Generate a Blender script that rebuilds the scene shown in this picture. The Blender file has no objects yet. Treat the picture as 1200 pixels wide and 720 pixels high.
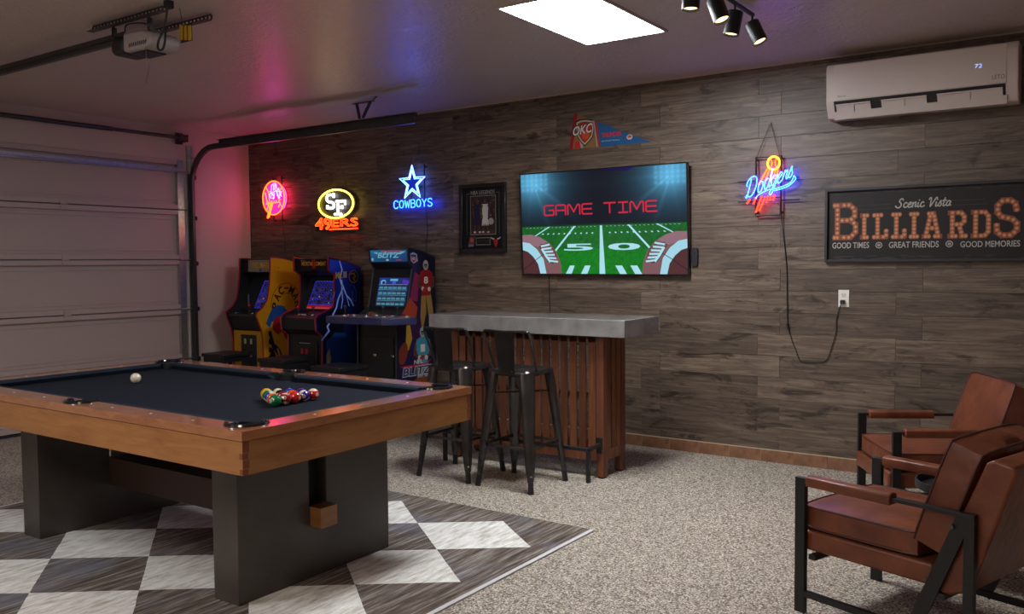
import bpy, bmesh, math, random
from mathutils import Vector, Matrix, Euler, Quaternion
random.seed(7)
S = bpy.context.scene
COL = S.collection
PI = math.pi
# ------------------------------------------------------------------ camera
cd = bpy.data.cameras.new('camera'); cam = bpy.data.objects.new('camera', cd); COL.objects.link(cam)
cd.sensor_width = 36; cd.lens = 1021.9/1200*36; cd.clip_start = .05
F = Vector((-0.56802, 0.82150, -0.04998)).normalized()
R0 = Vector((0.82266, 0.56841, -0.0081)); R0 = (R0-F*R0.dot(F)).normalized(); U0 = R0.cross(F)
M = Matrix((R0, U0, -F)).transposed().to_4x4(); M.translation = Vector((7.6056, -6.0992, 1.4268))
cam.matrix_world = M; S.camera = cam
# ------------------------------------------------------------------ world, exposure
w = bpy.data.worlds.new('world'); S.world = w; w.use_nodes = True
w.node_tree.nodes['Background'].inputs[0].default_value = (.55, .5, .6, 1)
w.node_tree.nodes['Background'].inputs[1].default_value = .05
S.view_settings.view_transform = 'Standard'; S.view_settings.look = 'None'
S.view_settings.exposure = 0.0; S.view_settings.gamma = 1.0
S.cycles.max_bounces = 8; S.cycles.diffuse_bounces = 4; S.cycles.glossy_bounces = 3
S.cycles.sample_clamp_indirect = 4.0
S.cycles.caustics_reflective = False; S.cycles.caustics_refractive = False
PANEL_L = 58.0         # radiance of the lit ceiling panel
NEON = 1.45             # scale of the neon signs' light
def area(name, loc, rot, size, energy, col, size_y=None):
    l = bpy.data.lights.new(name, 'AREA'); l.energy = energy; l.color = col; l.size = size
    if size_y: l.shape = 'RECTANGLE'; l.size_y = size_y
    o = bpy.data.objects.new(name, l); o.location = loc; o.rotation_euler = rot; COL.objects.link(o); return o
# the garage's two other ceiling lamps, behind and beside the camera
area('ceiling_lamp_behind_camera', (5.4, -6.3, 2.76), (0, 0, 0), .6, 44, (1, .88, .74), 1.2)
area('ceiling_lamp_left', (3.3, -5.7, 2.76), (0, 0, 0), .6, 46, (.90, .94, 1.0), 1.2)
area('added_fill_light', (5.0, -7.62, 1.5), (math.radians(90), 0, 0), 1.8, 12, (1.0, .86, .86), 1.0)   # added soft fill behind the camera, brightens the ceiling and door

# ------------------------------------------------------------------ helpers
def lin(c):
    return tuple((v/12.92 if v <= .04045 else ((v+.055)/1.055)**2.4) for v in c)
def rgb(h):
    h = h.lstrip('#'); return lin(tuple(int(h[i:i+2], 16)/255 for i in (0, 2, 4)))
class MB:
    def __init__(s): s.v = []; s.f = []; s.m = []
    def add(s, vs, fs, mi=0, mat=None):
        b = len(s.v)
        for p in vs:
            p = Vector(p); s.v.append(tuple(mat @ p) if mat else tuple(p))
        for f in fs: s.f.append([b+i for i in f]); s.m.append(mi)
        return s
    def box(s, c, d, mi=0, mat=None):
        x, y, z = c; a, b, e = d[0]/2, d[1]/2, d[2]/2
        vs = [(x-a, y-b, z-e), (x+a, y-b, z-e), (x+a, y+b, z-e), (x-a, y+b, z-e), (x-a, y-b, z+e), (x+a, y-b, z+e), (x+a, y+b, z+e), (x-a, y+b, z+e)]
        return s.add(vs, [(0, 3, 2, 1), (4, 5, 6, 7), (0, 1, 5, 4), (1, 2, 6, 5), (2, 3, 7, 6), (3, 0, 4, 7)], mi, mat)
    def bb(s, x0, x1, y0, y1, z0, z1, mi=0, mat=None):
        return s.box(((x0+x1)/2, (y0+y1)/2, (z0+z1)/2), (abs(x1-x0), abs(y1-y0), abs(z1-z0)), mi, mat)
    def bar(s, a, b, wd, th, mi=0, up=(0, 0, 1)):      # rectangular bar from a to b
        a = Vector(a); b = Vector(b); d = (b-a); L = d.length; d.normalize(); up = Vector(up)
        if abs(d.dot(up)) > .97: up = Vector((0, 1, 0)) if abs(d.y) < .9 else Vector((1, 0, 0))
        r = d.cross(up).normalized(); u = r.cross(d)
        m = Matrix((r, d, u)).transposed().to_4x4(); m.translation = (a+b)/2
        return s.box((0, 0, 0), (wd, L, th), mi, m)
    def prism(s, pts, axis, a, b, mi=0, mat=None):     # 2-D outline (counter-clockwise) extruded along axis
        n = len(pts)
        def P(p, t): return {0: (t, p[0], p[1]), 1: (p[0], t, p[1]), 2: (p[0], p[1], t)}[axis]
        vs = [P(p, a) for p in pts]+[P(p, b) for p in pts]
        fs = [list(range(n))[::-1], list(range(n, 2*n))]+[(i, (i+1) % n, n+(i+1) % n, n+i) for i in range(n)]
        area2 = sum(pts[i][0]*pts[(i+1) % n][1]-pts[(i+1) % n][0]*pts[i][1] for i in range(n))
        flip = (area2 < 0) ^ (axis == 1) ^ (b < a)
        if flip: fs = [list(f)[::-1] for f in fs]
        return s.add(vs, fs, mi, mat)
    def tube(s, pts, r, seg=6, mi=0, closed=False, caps=True):
        pts = [Vector(p) for p in pts]; q = [pts[0]]
        for p in pts[1:]:
            if (p-q[-1]).length > 1e-6: q.append(p)
        if closed and (q[0]-q[-1]).length < 1e-6: q.pop()
        pts = q; n = len(pts)
        if n < 2: return s
        rr = r if isinstance(r, (list, tuple)) else [r]*n
        T = []
        for i in range(n):
            a = pts[i-1] if (i > 0 or closed) else pts[i]; b = pts[(i+1) % n] if (i < n-1 or closed) else pts[i]
            t = (b-a); T.append(t.normalized() if t.length > 1e-9 else Vector((0, 0, 1)))
        nrm = T[0].orthogonal().normalized(); base = len(s.v)
        for i in range(n):
            if i: nrm = (nrm-T[i]*nrm.dot(T[i])); nrm = nrm.normalized() if nrm.length > 1e-6 else T[i].orthogonal().normalized()
            bn = T[i].cross(nrm)
            for k in range(seg):
                a = 2*PI*k/seg; s.v.append(tuple(pts[i]+(nrm*math.cos(a)+bn*math.sin(a))*rr[i]))
        for i in range(n if closed else n-1):
            j = (i+1) % n
            for k in range(seg):
                k2 = (k+1) % seg; s.f.append([base+i*seg+k, base+i*seg+k2, base+j*seg+k2, base+j*seg+k]); s.m.append(mi)
        if caps and not closed:
            s.f.append([base+k for k in range(seg)][::-1]); s.m.append(mi)
            s.f.append([base+(n-1)*seg+k for k in range(seg)]); s.m.append(mi)
        return s
    def cyl(s, a, b, r, seg=16, mi=0): return s.tube([a, b], r, seg, mi)
    def lathe(s, prof, c=(0, 0, 0), seg=20, mi=0, mat=None):   # prof: (r,z) from bottom to top
        vs = []; fs = []
        for r, z in prof:
            for k in range(seg):
                a = 2*PI*k/seg; vs.append((c[0]+r*math.cos(a), c[1]+r*math.sin(a), c[2]+z))
        for i in range(len(prof)-1):
            for k in range(seg):
                k2 = (k+1) % seg; fs.append((i*seg+k, i*seg+k2, (i+1)*seg+k2, (i+1)*seg+k))
        fs.append([k for k in range(seg)][::-1]); fs.append([(len(prof)-1)*seg+k for k in range(seg)])
        return s.add(vs, fs, mi, mat)
    def build(s, name, mats, parent=None, bevel=0, smooth=True, seg=2, loc=None, rot=None):
        me = bpy.data.meshes.new(name); me.from_pydata(s.v, [], s.f)
        if not isinstance(mats, (list, tuple)): mats = [mats]
        for m in mats: me.materials.append(m)
        me.polygons.foreach_set('material_index', s.m)
        if smooth:
            me.polygons.foreach_set('use_smooth', [True]*len(me.polygons)); me.set_sharp_from_angle(angle=math.radians(38))
        me.update()
        o = bpy.data.objects.new(name, me); COL.objects.link(o)
        if parent: o.parent = parent
        if loc: o.location = loc
        if rot: o.rotation_euler = rot
        if bevel:
            b = o.modifiers.new('bevel', 'BEVEL'); b.width = bevel; b.segments = seg; b.limit_method = 'ANGLE'; b.angle_limit = math.radians(40)
            b.harden_normals = False
        return o
def crom(P, n=6, closed=False):
    P = [Vector(p) for p in P]; out = []; N = len(P)
    for i in range(N if closed else N-1):
        p0 = P[i-1] if (i or closed) else P[0]; p1 = P[i]; p2 = P[(i+1) % N]; p3 = P[(i+2) % N] if (i+2 < N or closed) else P[-1]
        for k in range(n):
            t = k/n; out.append(.5*((2*p1)+(p2-p0)*t+(2*p0-5*p1+4*p2-p3)*t*t+(3*p1-p0-3*p2+p3)*t**3))
    if not closed: out.append(P[-1])
    return out
def thing(name, label, cat, loc=(0, 0, 0), rz=0, group=None, rot=None):
    o = bpy.data.objects.new(name, None); COL.objects.link(o); o.empty_display_size = .1
    o.location = loc; o.rotation_euler = rot if rot else (0, 0, rz); o['label'] = label; o['category'] = cat
    if group: o['group'] = group
    return o
def tag(o, label, cat, group=None):
    o['label'] = label; o['category'] = cat
    if group: o['group'] = group
    return o
def struct(o, label=None):
    o['kind'] = 'structure'
    if label: o['label'] = label
    return o
def copytree(r, parent=None):
    c = r.copy(); COL.objects.link(c)
    if parent: c.parent = parent
    for ch in list(r.children): copytree(ch, c)
    return c

# ------------------------------------------------------------------ materials
def pm(name, col, rough=.5, metal=0, spec=.5, coat=0, bump=None, var=0, noise=None, emit=None, es=0, coat_r=.1):
    """principled; bump=(scale,strength); noise=(scale, second colour, contrast)"""
    m = bpy.data.materials.new(name); m.use_nodes = True; nt = m.node_tree; N = nt.nodes; L = nt.links
    b = N['Principled BSDF']; b.inputs['Base Color'].default_value = (*col, 1); b.inputs['Roughness'].default_value = rough
    b.inputs['Metallic'].default_value = metal; b.inputs['Specular IOR Level'].default_value = spec
    b.inputs['Coat Weight'].default_value = coat; b.inputs['Coat Roughness'].default_value = coat_r
    if emit: b.inputs['Emission Color'].default_value = (*emit, 1); b.inputs['Emission Strength'].default_value = es
    tc = N.new('ShaderNodeTexCoord')
    if noise:
        n = N.new('ShaderNodeTexNoise'); n.inputs['Scale'].default_value = noise[0]; n.inputs['Detail'].default_value = 5
        L.new(tc.outputs['Object'], n.inputs['Vector'])
        r = N.new('ShaderNodeValToRGB'); c = noise[2]
        r.color_ramp.elements[0].position = .5-c; r.color_ramp.elements[1].position = .5+c
        r.color_ramp.elements[0].color = (*col, 1); r.color_ramp.elements[1].color = (*noise[1], 1)
        L.new(n.outputs['Fac'], r.inputs['Fac']); L.new(r.outputs['Color'], b.inputs['Base Color'])
    if bump:
        n2 = N.new('ShaderNodeTexNoise'); n2.inputs['Scale'].default_value = bump[0]; n2.inputs['Detail'].default_value = 4
        L.new(tc.outputs['Object'], n2.inputs['Vector'])
        bp = N.new('ShaderNodeBump'); bp.inputs['Strength'].default_value = bump[1]; bp.inputs['Distance'].default_value = bump[2] if len(bump) > 2 else .01
        L.new(n2.outputs['Fac'], bp.inputs['Height']); L.new(bp.outputs['Normal'], b.inputs['Normal'])
    return m
def emis(name, col, st):
    m = bpy.data.materials.new(name); m.use_nodes = True; nt = m.node_tree; nt.nodes.clear()
    e = nt.nodes.new('ShaderNodeEmission'); o = nt.nodes.new('ShaderNodeOutputMaterial')
    e.inputs[0].default_value = (*col, 1); e.inputs[1].default_value = st; nt.links.new(e.outputs[0], o.inputs[0]); return m
def wood(name, c1, c2, c3, scale=(1, 1, 1), rough=.4, coat=0, knots=0, rand=0, bump=.1, spec=.5):
    m = bpy.data.materials.new(name); m.use_nodes = True; nt = m.node_tree; N = nt.nodes; L = nt.links; b = N['Principled BSDF']
    tc = N.new('ShaderNodeTexCoord'); mp = N.new('ShaderNodeMapping'); mp.inputs['Scale'].default_value = scale
    src = tc.outputs['Object']
    oi = N.new('ShaderNodeObjectInfo')
    if rand:
        mul = N.new('ShaderNodeVectorMath'); mul.operation = 'SCALE'; mul.inputs[0].default_value = (37.1, 11.7, 53.3); L.new(oi.outputs['Random'], mul.inputs['Scale'])
        ad = N.new('ShaderNodeVectorMath'); L.new(src, ad.inputs[0]); L.new(mul.outputs[0], ad.inputs[1]); src = ad.outputs[0]
    L.new(src, mp.inputs['Vector'])
    w1 = N.new('ShaderNodeTexNoise'); w1.inputs['Scale'].default_value = 1.6; w1.inputs['Detail'].default_value = 3
    L.new(mp.outputs[0], w1.inputs['Vector'])
    mx = N.new('ShaderNodeVectorMath'); mx.operation = 'MULTIPLY_ADD'; mx.inputs[1].default_value = (1.2,)*3
    L.new(w1.outputs['Color'], mx.inputs[0]); L.new(mp.outputs[0], mx.inputs[2])
    n = N.new('ShaderNodeTexNoise'); n.inputs['Scale'].default_value = 3.0; n.inputs['Detail'].default_value = 8; n.inputs['Roughness'].default_value = .62
    L.new(mx.outputs[0], n.inputs['Vector'])
    r = N.new('ShaderNodeValToRGB'); e = r.color_ramp.elements
    e[0].position = .28; e[0].color = (*c1, 1); e[1].position = .74; e[1].color = (*c3, 1); k = e.new(.5); k.color = (*c2, 1)
    L.new(n.outputs['Fac'], r.inputs['Fac']); out = r.outputs['Color']
    if knots:
        kn = N.new('ShaderNodeTexNoise'); kn.inputs['Scale'].default_value = 2.0; kn.inputs['Detail'].default_value = 5; kn.inputs['Roughness'].default_value = .7; kn.inputs['Distortion'].default_value = .9
        mp2 = N.new('ShaderNodeMapping'); mp2.inputs['Scale'].default_value = (1.3, 1, 4.6); L.new(src, mp2.inputs['Vector']); L.new(mp2.outputs[0], kn.inputs['Vector'])
        kr = N.new('ShaderNodeValToRGB'); kr.color_ramp.elements[0].position = .55; kr.color_ramp.elements[1].position = .66; L.new(kn.outputs['Fac'], kr.inputs['Fac'])
        mm = N.new('ShaderNodeMixRGB'); mm.blend_type = 'MULTIPLY'; mm.inputs['Color2'].default_value = (.25, .21, .20, 1)
        L.new(kr.outputs['Color'], mm.inputs['Fac']); L.new(out, mm.inputs['Color1']); out = mm.outputs['Color']
    if rand:
        hv = N.new('ShaderNodeHueSaturation'); mr = N.new('ShaderNodeMapRange'); mr.inputs['To Min'].default_value = 1-rand; mr.inputs['To Max'].default_value = 1+rand
        L.new(oi.outputs['Random'], mr.inputs['Value']); L.new(mr.outputs[0], hv.inputs['Value']); L.new(out, hv.inputs['Color']); out = hv.outputs['Color']
    L.new(out, b.inputs['Base Color']); b.inputs['Roughness'].default_value = rough; b.inputs['Coat Weight'].default_value = coat; b.inputs['Coat Roughness'].default_value = .12
    b.inputs['Specular IOR Level'].default_value = spec
    if bump:
        bp = N.new('ShaderNodeBump'); bp.inputs['Strength'].default_value = bump; bp.inputs['Distance'].default_value = .004
        L.new(n.outputs['Fac'], bp.inputs['Height']); L.new(bp.outputs['Normal'], b.inputs['Normal'])
    return m
def vcol(name, strength=0, rough=.45, spec=.3):
    m = bpy.data.materials.new(name); m.use_nodes = True; nt = m.node_tree; b = nt.nodes['Principled BSDF']
    a = nt.nodes.new('ShaderNodeAttribute'); a.attribute_name = 'Col'
    b.inputs['Roughness'].default_value = rough; b.inputs['Specular IOR Level'].default_value = spec
    if strength:
        b.inputs['Base Color'].default_value = (.01, .01, .012, 1)
        nt.links.new(a.outputs['Color'], b.inputs['Emission Color']); b.inputs['Emission Strength'].default_value = strength
    else: nt.links.new(a.outputs['Color'], b.inputs['Base Color'])
    return m
BLK = pm('black_plastic', (.012, .012, .014), .45)
BLKM = pm('black_powder_coat', (.018, .018, .02), .42, .3)
BLKG = pm('gloss_black', (.008, .008, .01), .15, 0, .5, .5)
STEEL = pm('galvanised_steel', (.42, .42, .43), .32, .9, noise=(30, (.55, .55, .56), .2))
DSTEEL = pm('dark_steel', (.10, .10, .105), .4, .9)
CHROME = pm('chrome', (.6, .6, .62), .12, 1)
WHITE = pm('white_plastic', (.62, .60, .58), .35)
PRINT = vcol('printed_face'); SCREEN = vcol('screen_face', 1.0, .1, .05); MARQ = vcol('lit_marquee', .55, .3); DIMSCREEN = vcol('cabinet_screen', .85, .3)
CORD = pm('black_cord', (.012, .012, .012), .5)

# ------------------------------------------------------------------ flat prints
_gc = {}
def glyph(body, offset=0, fill=True, shear=0):
    k = (body, offset, fill, shear)
    if k in _gc: return _gc[k]
    c = bpy.data.curves.new('t', 'FONT'); c.body = body; c.offset = offset; c.shear = shear; c.resolution_u = 3
    c.fill_mode = 'FRONT' if fill else 'NONE'
    o = bpy.data.objects.new('t', c); COL.objects.link(o); bpy.context.view_layer.update()
    me = bpy.data.meshes.new_from_object(o.evaluated_get(bpy.context.evaluated_depsgraph_get()))
    vs = [(v.co.x, v.co.y) for v in me.vertices]; fs = [list(p.vertices) for p in me.polygons]; es = [tuple(e.vertices) for e in me.edges]
    bpy.data.objects.remove(o); bpy.data.curves.remove(c); bpy.data.meshes.remove(me)
    x0 = min(v[0] for v in vs); x1 = max(v[0] for v in vs); y0 = min(v[1] for v in vs); y1 = max(v[1] for v in vs)
    vs = [((v[0]-x0)/(x1-x0), (v[1]-y0)/(y1-y0)) for v in vs]
    _gc[k] = (vs, fs, es); return _gc[k]
class Canvas:
    def __init__(s): s.v = []; s.f = []; s.c = []; s.L = 0; s.k = 0
    def poly(s, pts, col, L=None, cols=None):
        if L is None: L = s.L
        s.k = (s.k+1) % 10; L += s.k*.08
        b = len(s.v); s.v += [(p[0], p[1], L) for p in pts]
        a2 = sum(pts[i][0]*pts[(i+1) % len(pts)][1]-pts[(i+1) % len(pts)][0]*pts[i][1] for i in range(len(pts)))
        idx = list(range(b, b+len(pts))); cc = cols or [col]*len(pts)
        if a2 < 0: idx = idx[::-1]; cc = cc[::-1]
        s.f.append(idx); s.c.append(cc)
    def up(s, n=1): s.L += n; return s
    def rect(s, x0, y0, x1, y1, col, L=None, cols=None): s.poly([(x0, y0), (x1, y0), (x1, y1), (x0, y1)], col, L, cols)
    def disc(s, cx, cy, rx, ry, col, L=None, edge=None, n=24, rot=0):
        ca, sa = math.cos(rot), math.sin(rot)
        pts = [(cx+ca*rx*math.cos(2*PI*i/n)-sa*ry*math.sin(2*PI*i/n), cy+sa*rx*math.cos(2*PI*i/n)+ca*ry*math.sin(2*PI*i/n)) for i in range(n)]
        if edge is None: s.poly(pts, col, L)
        else:
            for i in range(n): s.poly([(cx, cy), pts[i], pts[(i+1) % n]], col, L, [col, edge, edge])
    def line(s, pts, wd, col, L=None, closed=False):
        n = len(pts)
        for i in range(n if closed else n-1):
            a = Vector(pts[i][:2]); b = Vector(pts[(i+1) % n][:2]); d = b-a
            if d.length < 1e-6: continue
            d.normalize(); q = Vector((-d.y, d.x))*wd/2; e = d*wd*.3
            s.poly([a-e+q, a-e-q, b+e-q, b+e+q], col, L)
    def text(s, body, x, y, w_, h, col, L=None, offset=0, shear=0, rot=0, taper=0):
        vs, fs, _ = glyph(body, offset, True, shear)
        if L is None: L = s.L
        b = len(s.v); ca, sa = math.cos(rot), math.sin(rot)
        for u, v in vs:
            p = u*w_; q = v*h*(1+taper*u); s.v.append((x+ca*p-sa*q, y+sa*p+ca*q, L))
        for f in fs: s.f.append([b+i for i in f]); s.c.append([col]*len(f))
    def grid(s, x0, y0, x1, y1, nx, ny, fn):
        b = len(s.v); col = []
        for j in range(ny+1):
            for i in range(nx+1):
                x = x0+(x1-x0)*i/nx; y = y0+(y1-y0)*j/ny; s.v.append((x, y, s.L)); col.append(fn(x, y))
        for j in range(ny):
            for i in range(nx):
                q = [j*(nx+1)+i, j*(nx+1)+i+1, (j+1)*(nx+1)+i+1, (j+1)*(nx+1)+i]; s.f.append([b+k for k in q]); s.c.append([col[k] for k in q])
    def build(s, name, mat, parent, fn, eps=.0003):
        me = bpy.data.meshes.new(name); me.from_pydata([fn(u, v, l*eps) for u, v, l in s.v], [], s.f)
        ca = me.color_attributes.new('Col', 'FLOAT_COLOR', 'CORNER')
        data = []
        for c in s.c:
            for k in c: data += [k[0], k[1], k[2], 1.0]
        ca.data.foreach_set('color', data); me.materials.append(mat); me.update()
        o = bpy.data.objects.new(name, me); COL.objects.link(o); o.parent = parent; return o
wallmap = lambda x0, y0, z0: (lambda u, v, l: (x0+u, y0-l, z0+v))
SC = {  # stroke capitals, unit box .62 x 1
 'C': [[(.6, .82), (.45, 1), (.17, 1), (0, .78), (0, .22), (.17, 0), (.45, 0), (.6, .18)]],
 'O': [[(.3, 1), (.08, .88), (0, .5), (.08, .12), (.3, 0), (.52, .12), (.6, .5), (.52, .88), (.3, 1)]],
 'W': [[(0, 1), (.17, 0), (.34, .8), (.51, 0), (.68, 1)]],
 'B': [[(0, 0), (0, 1), (.38, 1), (.52, .88), (.52, .66), (.38, .54), (0, .54)], [(.38, .54), (.58, .40), (.58, .14), (.42, 0), (0, 0)]],
 'Y': [[(0, 1), (.3, .5), (.6, 1)], [(.3, .5), (.3, 0)]],
 'S': [[(.56, .84), (.42, 1), (.16, 1), (.02, .84), (.04, .64), (.3, .52), (.54, .38), (.58, .17), (.42, 0), (.14, 0), (0, .17)]],
 'G': [[(.8, 1), (.1, 1), (0, .9), (0, .1), (.1, 0), (.75, 0), (.8, .06), (.8, .5), (.4, .5)]],
 'A': [[(0, 0), (0, .9), (.1, 1), (.7, 1), (.8, .9), (.8, 0)], [(0, .45), (.8, .45)]],
 'M': [[(0, 0), (0, .9), (.08, 1), (.2, .95), (.5, .25), (.8, .95), (.92, 1), (1, .9), (1, 0)]],
 'E': [[(.8, 1), (.1, 1), (0, .9), (0, .1), (.1, 0), (.8, 0)], [(0, .5), (.75, .5)]],
 'T': [[(0, 1), (.9, 1)], [(.45, 1), (.45, 0)]],
 'I': [[(.05, 1), (.75, 1)], [(.4, 1), (.4, 0)], [(.05, 0), (.75, 0)]],
}
CUR = {  # joined script letters: (advance, strokes)
 'D': (.95, [[(.30, .92), (.22, .5), (.12, .08), (.02, .10), (.10, .18), (.35, .02), (.62, .12), (.80, .5), (.70, .9), (.40, 1.02), (.08, .92), (-.04, .72), (.04, .62)]]),
 'o': (.50, [[(.38, .48), (.18, .55), (.05, .30), (.14, .02), (.36, .08), (.42, .34), (.34, .50), (.50, .44)]]),
 'd': (.55, [[(.42, .46), (.22, .55), (.06, .32), (.14, .02), (.34, .10), (.46, .46), (.54, 1.0), (.44, .30), (.48, .02), (.60, .10)]]),
 'g': (.52, [[(.42, .48), (.20, .55), (.05, .30), (.16, .04), (.36, .16), (.46, .54), (.38, -.10), (.20, -.42), (.02, -.30), (.24, -.08), (.58, .12)]]),
 'e': (.46, [[(.04, .24), (.28, .34), (.36, .48), (.22, .56), (.06, .34), (.12, .04), (.30, .0), (.48, .14)]]),
 'r': (.44, [[(.0, .14), (.14, .56), (.16, .44), (.34, .50), (.28, .20), (.32, .02), (.46, .10)]]),
 's': (.42, [[(.0, .12), (.20, .60), (.22, .42), (.32, .18), (.20, .0), (.04, .06)]]),
 'c': (.44, [[(.34, .46), (.20, .56), (.05, .30), (.14, .02), (.30, .02), (.46, .14)]]),
 'n': (.54, [[(.06, .54), (.08, .0), (.12, .36), (.30, .56), (.36, .40), (.36, .06), (.54, .10)]]),
 'i': (.28, [[(.06, .5), (.06, .12), (.14, .0), (.28, .12)], [(.08, .74), (.11, .78)]]),
 't': (.36, [[(.14, .9), (.10, .14), (.18, .0), (.34, .12)], [(-.04, .60), (.32, .62)]]),
 'a': (.52, [[(.38, .48), (.18, .56), (.05, .30), (.14, .02), (.32, .10), (.40, .50), (.38, .10), (.50, .06)]]),
 'S': (.75, [[(.62, .82), (.50, 1.0), (.30, .92), (.26, .68), (.48, .44), (.50, .14), (.28, -.02), (.02, .08), (-.04, .22)]]),
 'V': (.70, [[(-.04, .80), (.06, .98), (.16, .90), (.20, .40), (.24, .0), (.46, .52), (.66, .98), (.76, .90)]]),
 ' ': (.40, []),
}
def cursive(txt, x, y, h, sl=.25, rise=0, wsc=1):
    out = []; cx = 0
    for ch in txt:
        adv, st = CUR[ch]
        for q in st:
            out.append([(x+(cx+a+sl*b)*h*wsc, y+b*h+rise*(cx+a)*h*wsc) for a, b in q])
        cx += adv
    return out, cx*h*wsc
def stroketext(txt, x, y, h, gap=.18, wsc=1, curve=False):
    out = []; cx = 0
    for ch in txt:
        if ch == ' ': cx += .55; continue
        wd = max(p[0] for q in SC[ch] for p in q)
        for q in SC[ch]: out.append([(x+(cx+a)*h*wsc, y+b*h) for a, b in q])
        cx += wd+gap
    return out, (cx-gap)*h*wsc

# ================================================================== SETTING
H = 2.79; XR = 9.2; YF = -7.7
def floor_mat():
    m = bpy.data.materials.new('pebble_floor'); m.use_nodes = True; nt = m.node_tree; N = nt.nodes; L = nt.links; b = N['Principled BSDF']
    tc = N.new('ShaderNodeTexCoord'); v = N.new('ShaderNodeTexVoronoi'); v.inputs['Scale'].default_value = 135; L.new(tc.outputs['Object'], v.inputs['Vector'])
    sp = N.new('ShaderNodeSeparateColor'); L.new(v.outputs['Color'], sp.inputs[0])
    r = N.new('ShaderNodeValToRGB'); e = r.color_ramp.elements; r.color_ramp.interpolation = 'LINEAR'
    e[0].position = 0; e[0].color = (*rgb('#564c42'), 1); e[1].position = 1; e[1].color = (*rgb('#f0ebdf'), 1)
    for p, c in ((.18, '#8d7f72'), (.40, '#b3aa9c'), (.62, '#cabba6'), (.82, '#d6d0c3')): k = e.new(p); k.color = (*rgb(c), 1)
    L.new(sp.outputs[0], r.inputs['Fac'])
    d = N.new('ShaderNodeValToRGB'); d.color_ramp.elements[0].position = .35; d.color_ramp.elements[0].color = (1, 1, 1, 1); d.color_ramp.elements[1].position = .75; d.color_ramp.elements[1].color = (.35, .32, .3, 1)
    L.new(v.outputs['Distance'], d.inputs['Fac'])
    mx = N.new('ShaderNodeMixRGB'); mx.blend_type = 'MULTIPLY'; mx.inputs['Fac'].default_value = 1; L.new(r.outputs['Color'], mx.inputs['Color1']); L.new(d.outputs['Color'], mx.inputs['Color2'])
    L.new(mx.outputs[0], b.inputs['Base Color']); b.inputs['Roughness'].default_value = .55
    bp = N.new('ShaderNodeBump'); bp.inputs['Strength'].default_value = .5; bp.inputs['Distance'].default_value = .004; bp.invert = True
    L.new(v.outputs['Distance'], bp.inputs['Height']); L.new(bp.outputs['Normal'], b.inputs['Normal']); return m
def ceil_mat():
    m = pm('ceiling_paint', rgb('#cdbdb4'), .30, 0, .9); nt = m.node_tree; N = nt.nodes; L = nt.links; b = N['Principled BSDF']
    tc = N['Texture Coordinate']; n = N.new('ShaderNodeTexNoise'); n.inputs['Scale'].default_value = 22; n.inputs['Detail'].default_value = 5; n.inputs['Distortion'].default_value = 1.2
    L.new(tc.outputs['Object'], n.inputs['Vector']); r = N.new('ShaderNodeValToRGB'); r.color_ramp.elements[0].position = .42; r.color_ramp.elements[1].position = .62
    L.new(n.outputs['Fac'], r.inputs['Fac']); bp = N.new('ShaderNodeBump'); bp.inputs['Strength'].default_value = .55; bp.inputs['Distance'].default_value = .004
    L.new(r.outputs['Color'], bp.inputs['Height']); L.new(bp.outputs['Normal'], b.inputs['Normal']); return m
CEIL = ceil_mat()
WALLP = pm('wall_paint', rgb('#c2b2a8'), .6, bump=(60, .25, .003))
o = MB().bb(-.1, XR+.1, YF-.1, .12, -.1, 0).build('floor', floor_mat(), smooth=False); struct(o)
o = MB().bb(-.1, XR+.1, YF-.1, .12, H, H+.1).build('ceiling', CEIL, smooth=False); struct(o)
o = MB().bb(XR, XR+.1, YF-.1, .12, 0, H).build('wall_right', WALLP, smooth=False); struct(o)
o = MB().bb(-.1, XR, YF-.1, YF, 0, H).build('wall_front', WALLP, smooth=False); struct(o)
DY1, DY0, DH = -.80, -5.75, 2.46
wl = MB().bb(-.1, 0, DY1, .0, 0, H).bb(-.1, 0, DY0, DY1, DH, H).bb(-.1, 0, YF, DY0, 0, H).build('wall_left', WALLP, smooth=False); struct(wl)
# plank wall
PLK = wood('oak_plank', rgb('#3b2f28'), rgb('#5e4f43'), rgb('#80705f'), (1.1, 1, 17), .46, knots=1, rand=.26, bump=.12)
wb = MB().bb(-.1, XR, .012, .12, 0, H).build('wall_back', pm('plank_backing', (.06, .05, .04), .9), smooth=False); struct(wb)
PL, PH = .9175, .1535
pmesh = {}
def plank(x0, x1, z0, z1):
    k = (round(x1-x0, 3), round(z1-z0, 3))
    if k not in pmesh:
        g = .0004; a = k[0]/2-g; c = k[1]/2-g; e = .0012
        vs = [(-a, .012, -c), (a, .012, -c), (a, .012, c), (-a, .012, c), (-a, e, -c), (a, e, -c), (a, e, c), (-a, e, c),
              (-a+e, 0, -c+e), (a-e, 0, -c+e), (a-e, 0, c-e), (-a+e, 0, c-e)]
        fs = [(0, 1, 5, 4), (1, 2, 6, 5), (2, 3, 7, 6), (3, 0, 4, 7), (4, 5, 9, 8), (5, 6, 10, 9), (6, 7, 11, 10), (7, 4, 8, 11), (8, 9, 10, 11)]
        me = bpy.data.meshes.new('plank'); me.from_pydata(vs, [], fs); me.materials.append(PLK); me.update(); pmesh[k] = me
    p = bpy.data.objects.new('plank', pmesh[k]); COL.objects.link(p); p.parent = wb
    p.location = ((x0+x1)/2, random.uniform(-.0004, .0004), (z0+z1)/2)
zb = [.0895]+[.1445+PH*k for k in range(18)]+[H]
for i in range(len(zb)-1):
    off = 5.517 if i % 2 == 1 else 5.676
    if i % 4 == 3: off -= .0
    x = off-PL*7
    while x < XR:
        a, b2 = max(x, 0), min(x+PL, XR)
        if b2-a > .03: plank(a, b2, zb[i], zb[i+1])
        x += PL
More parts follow.
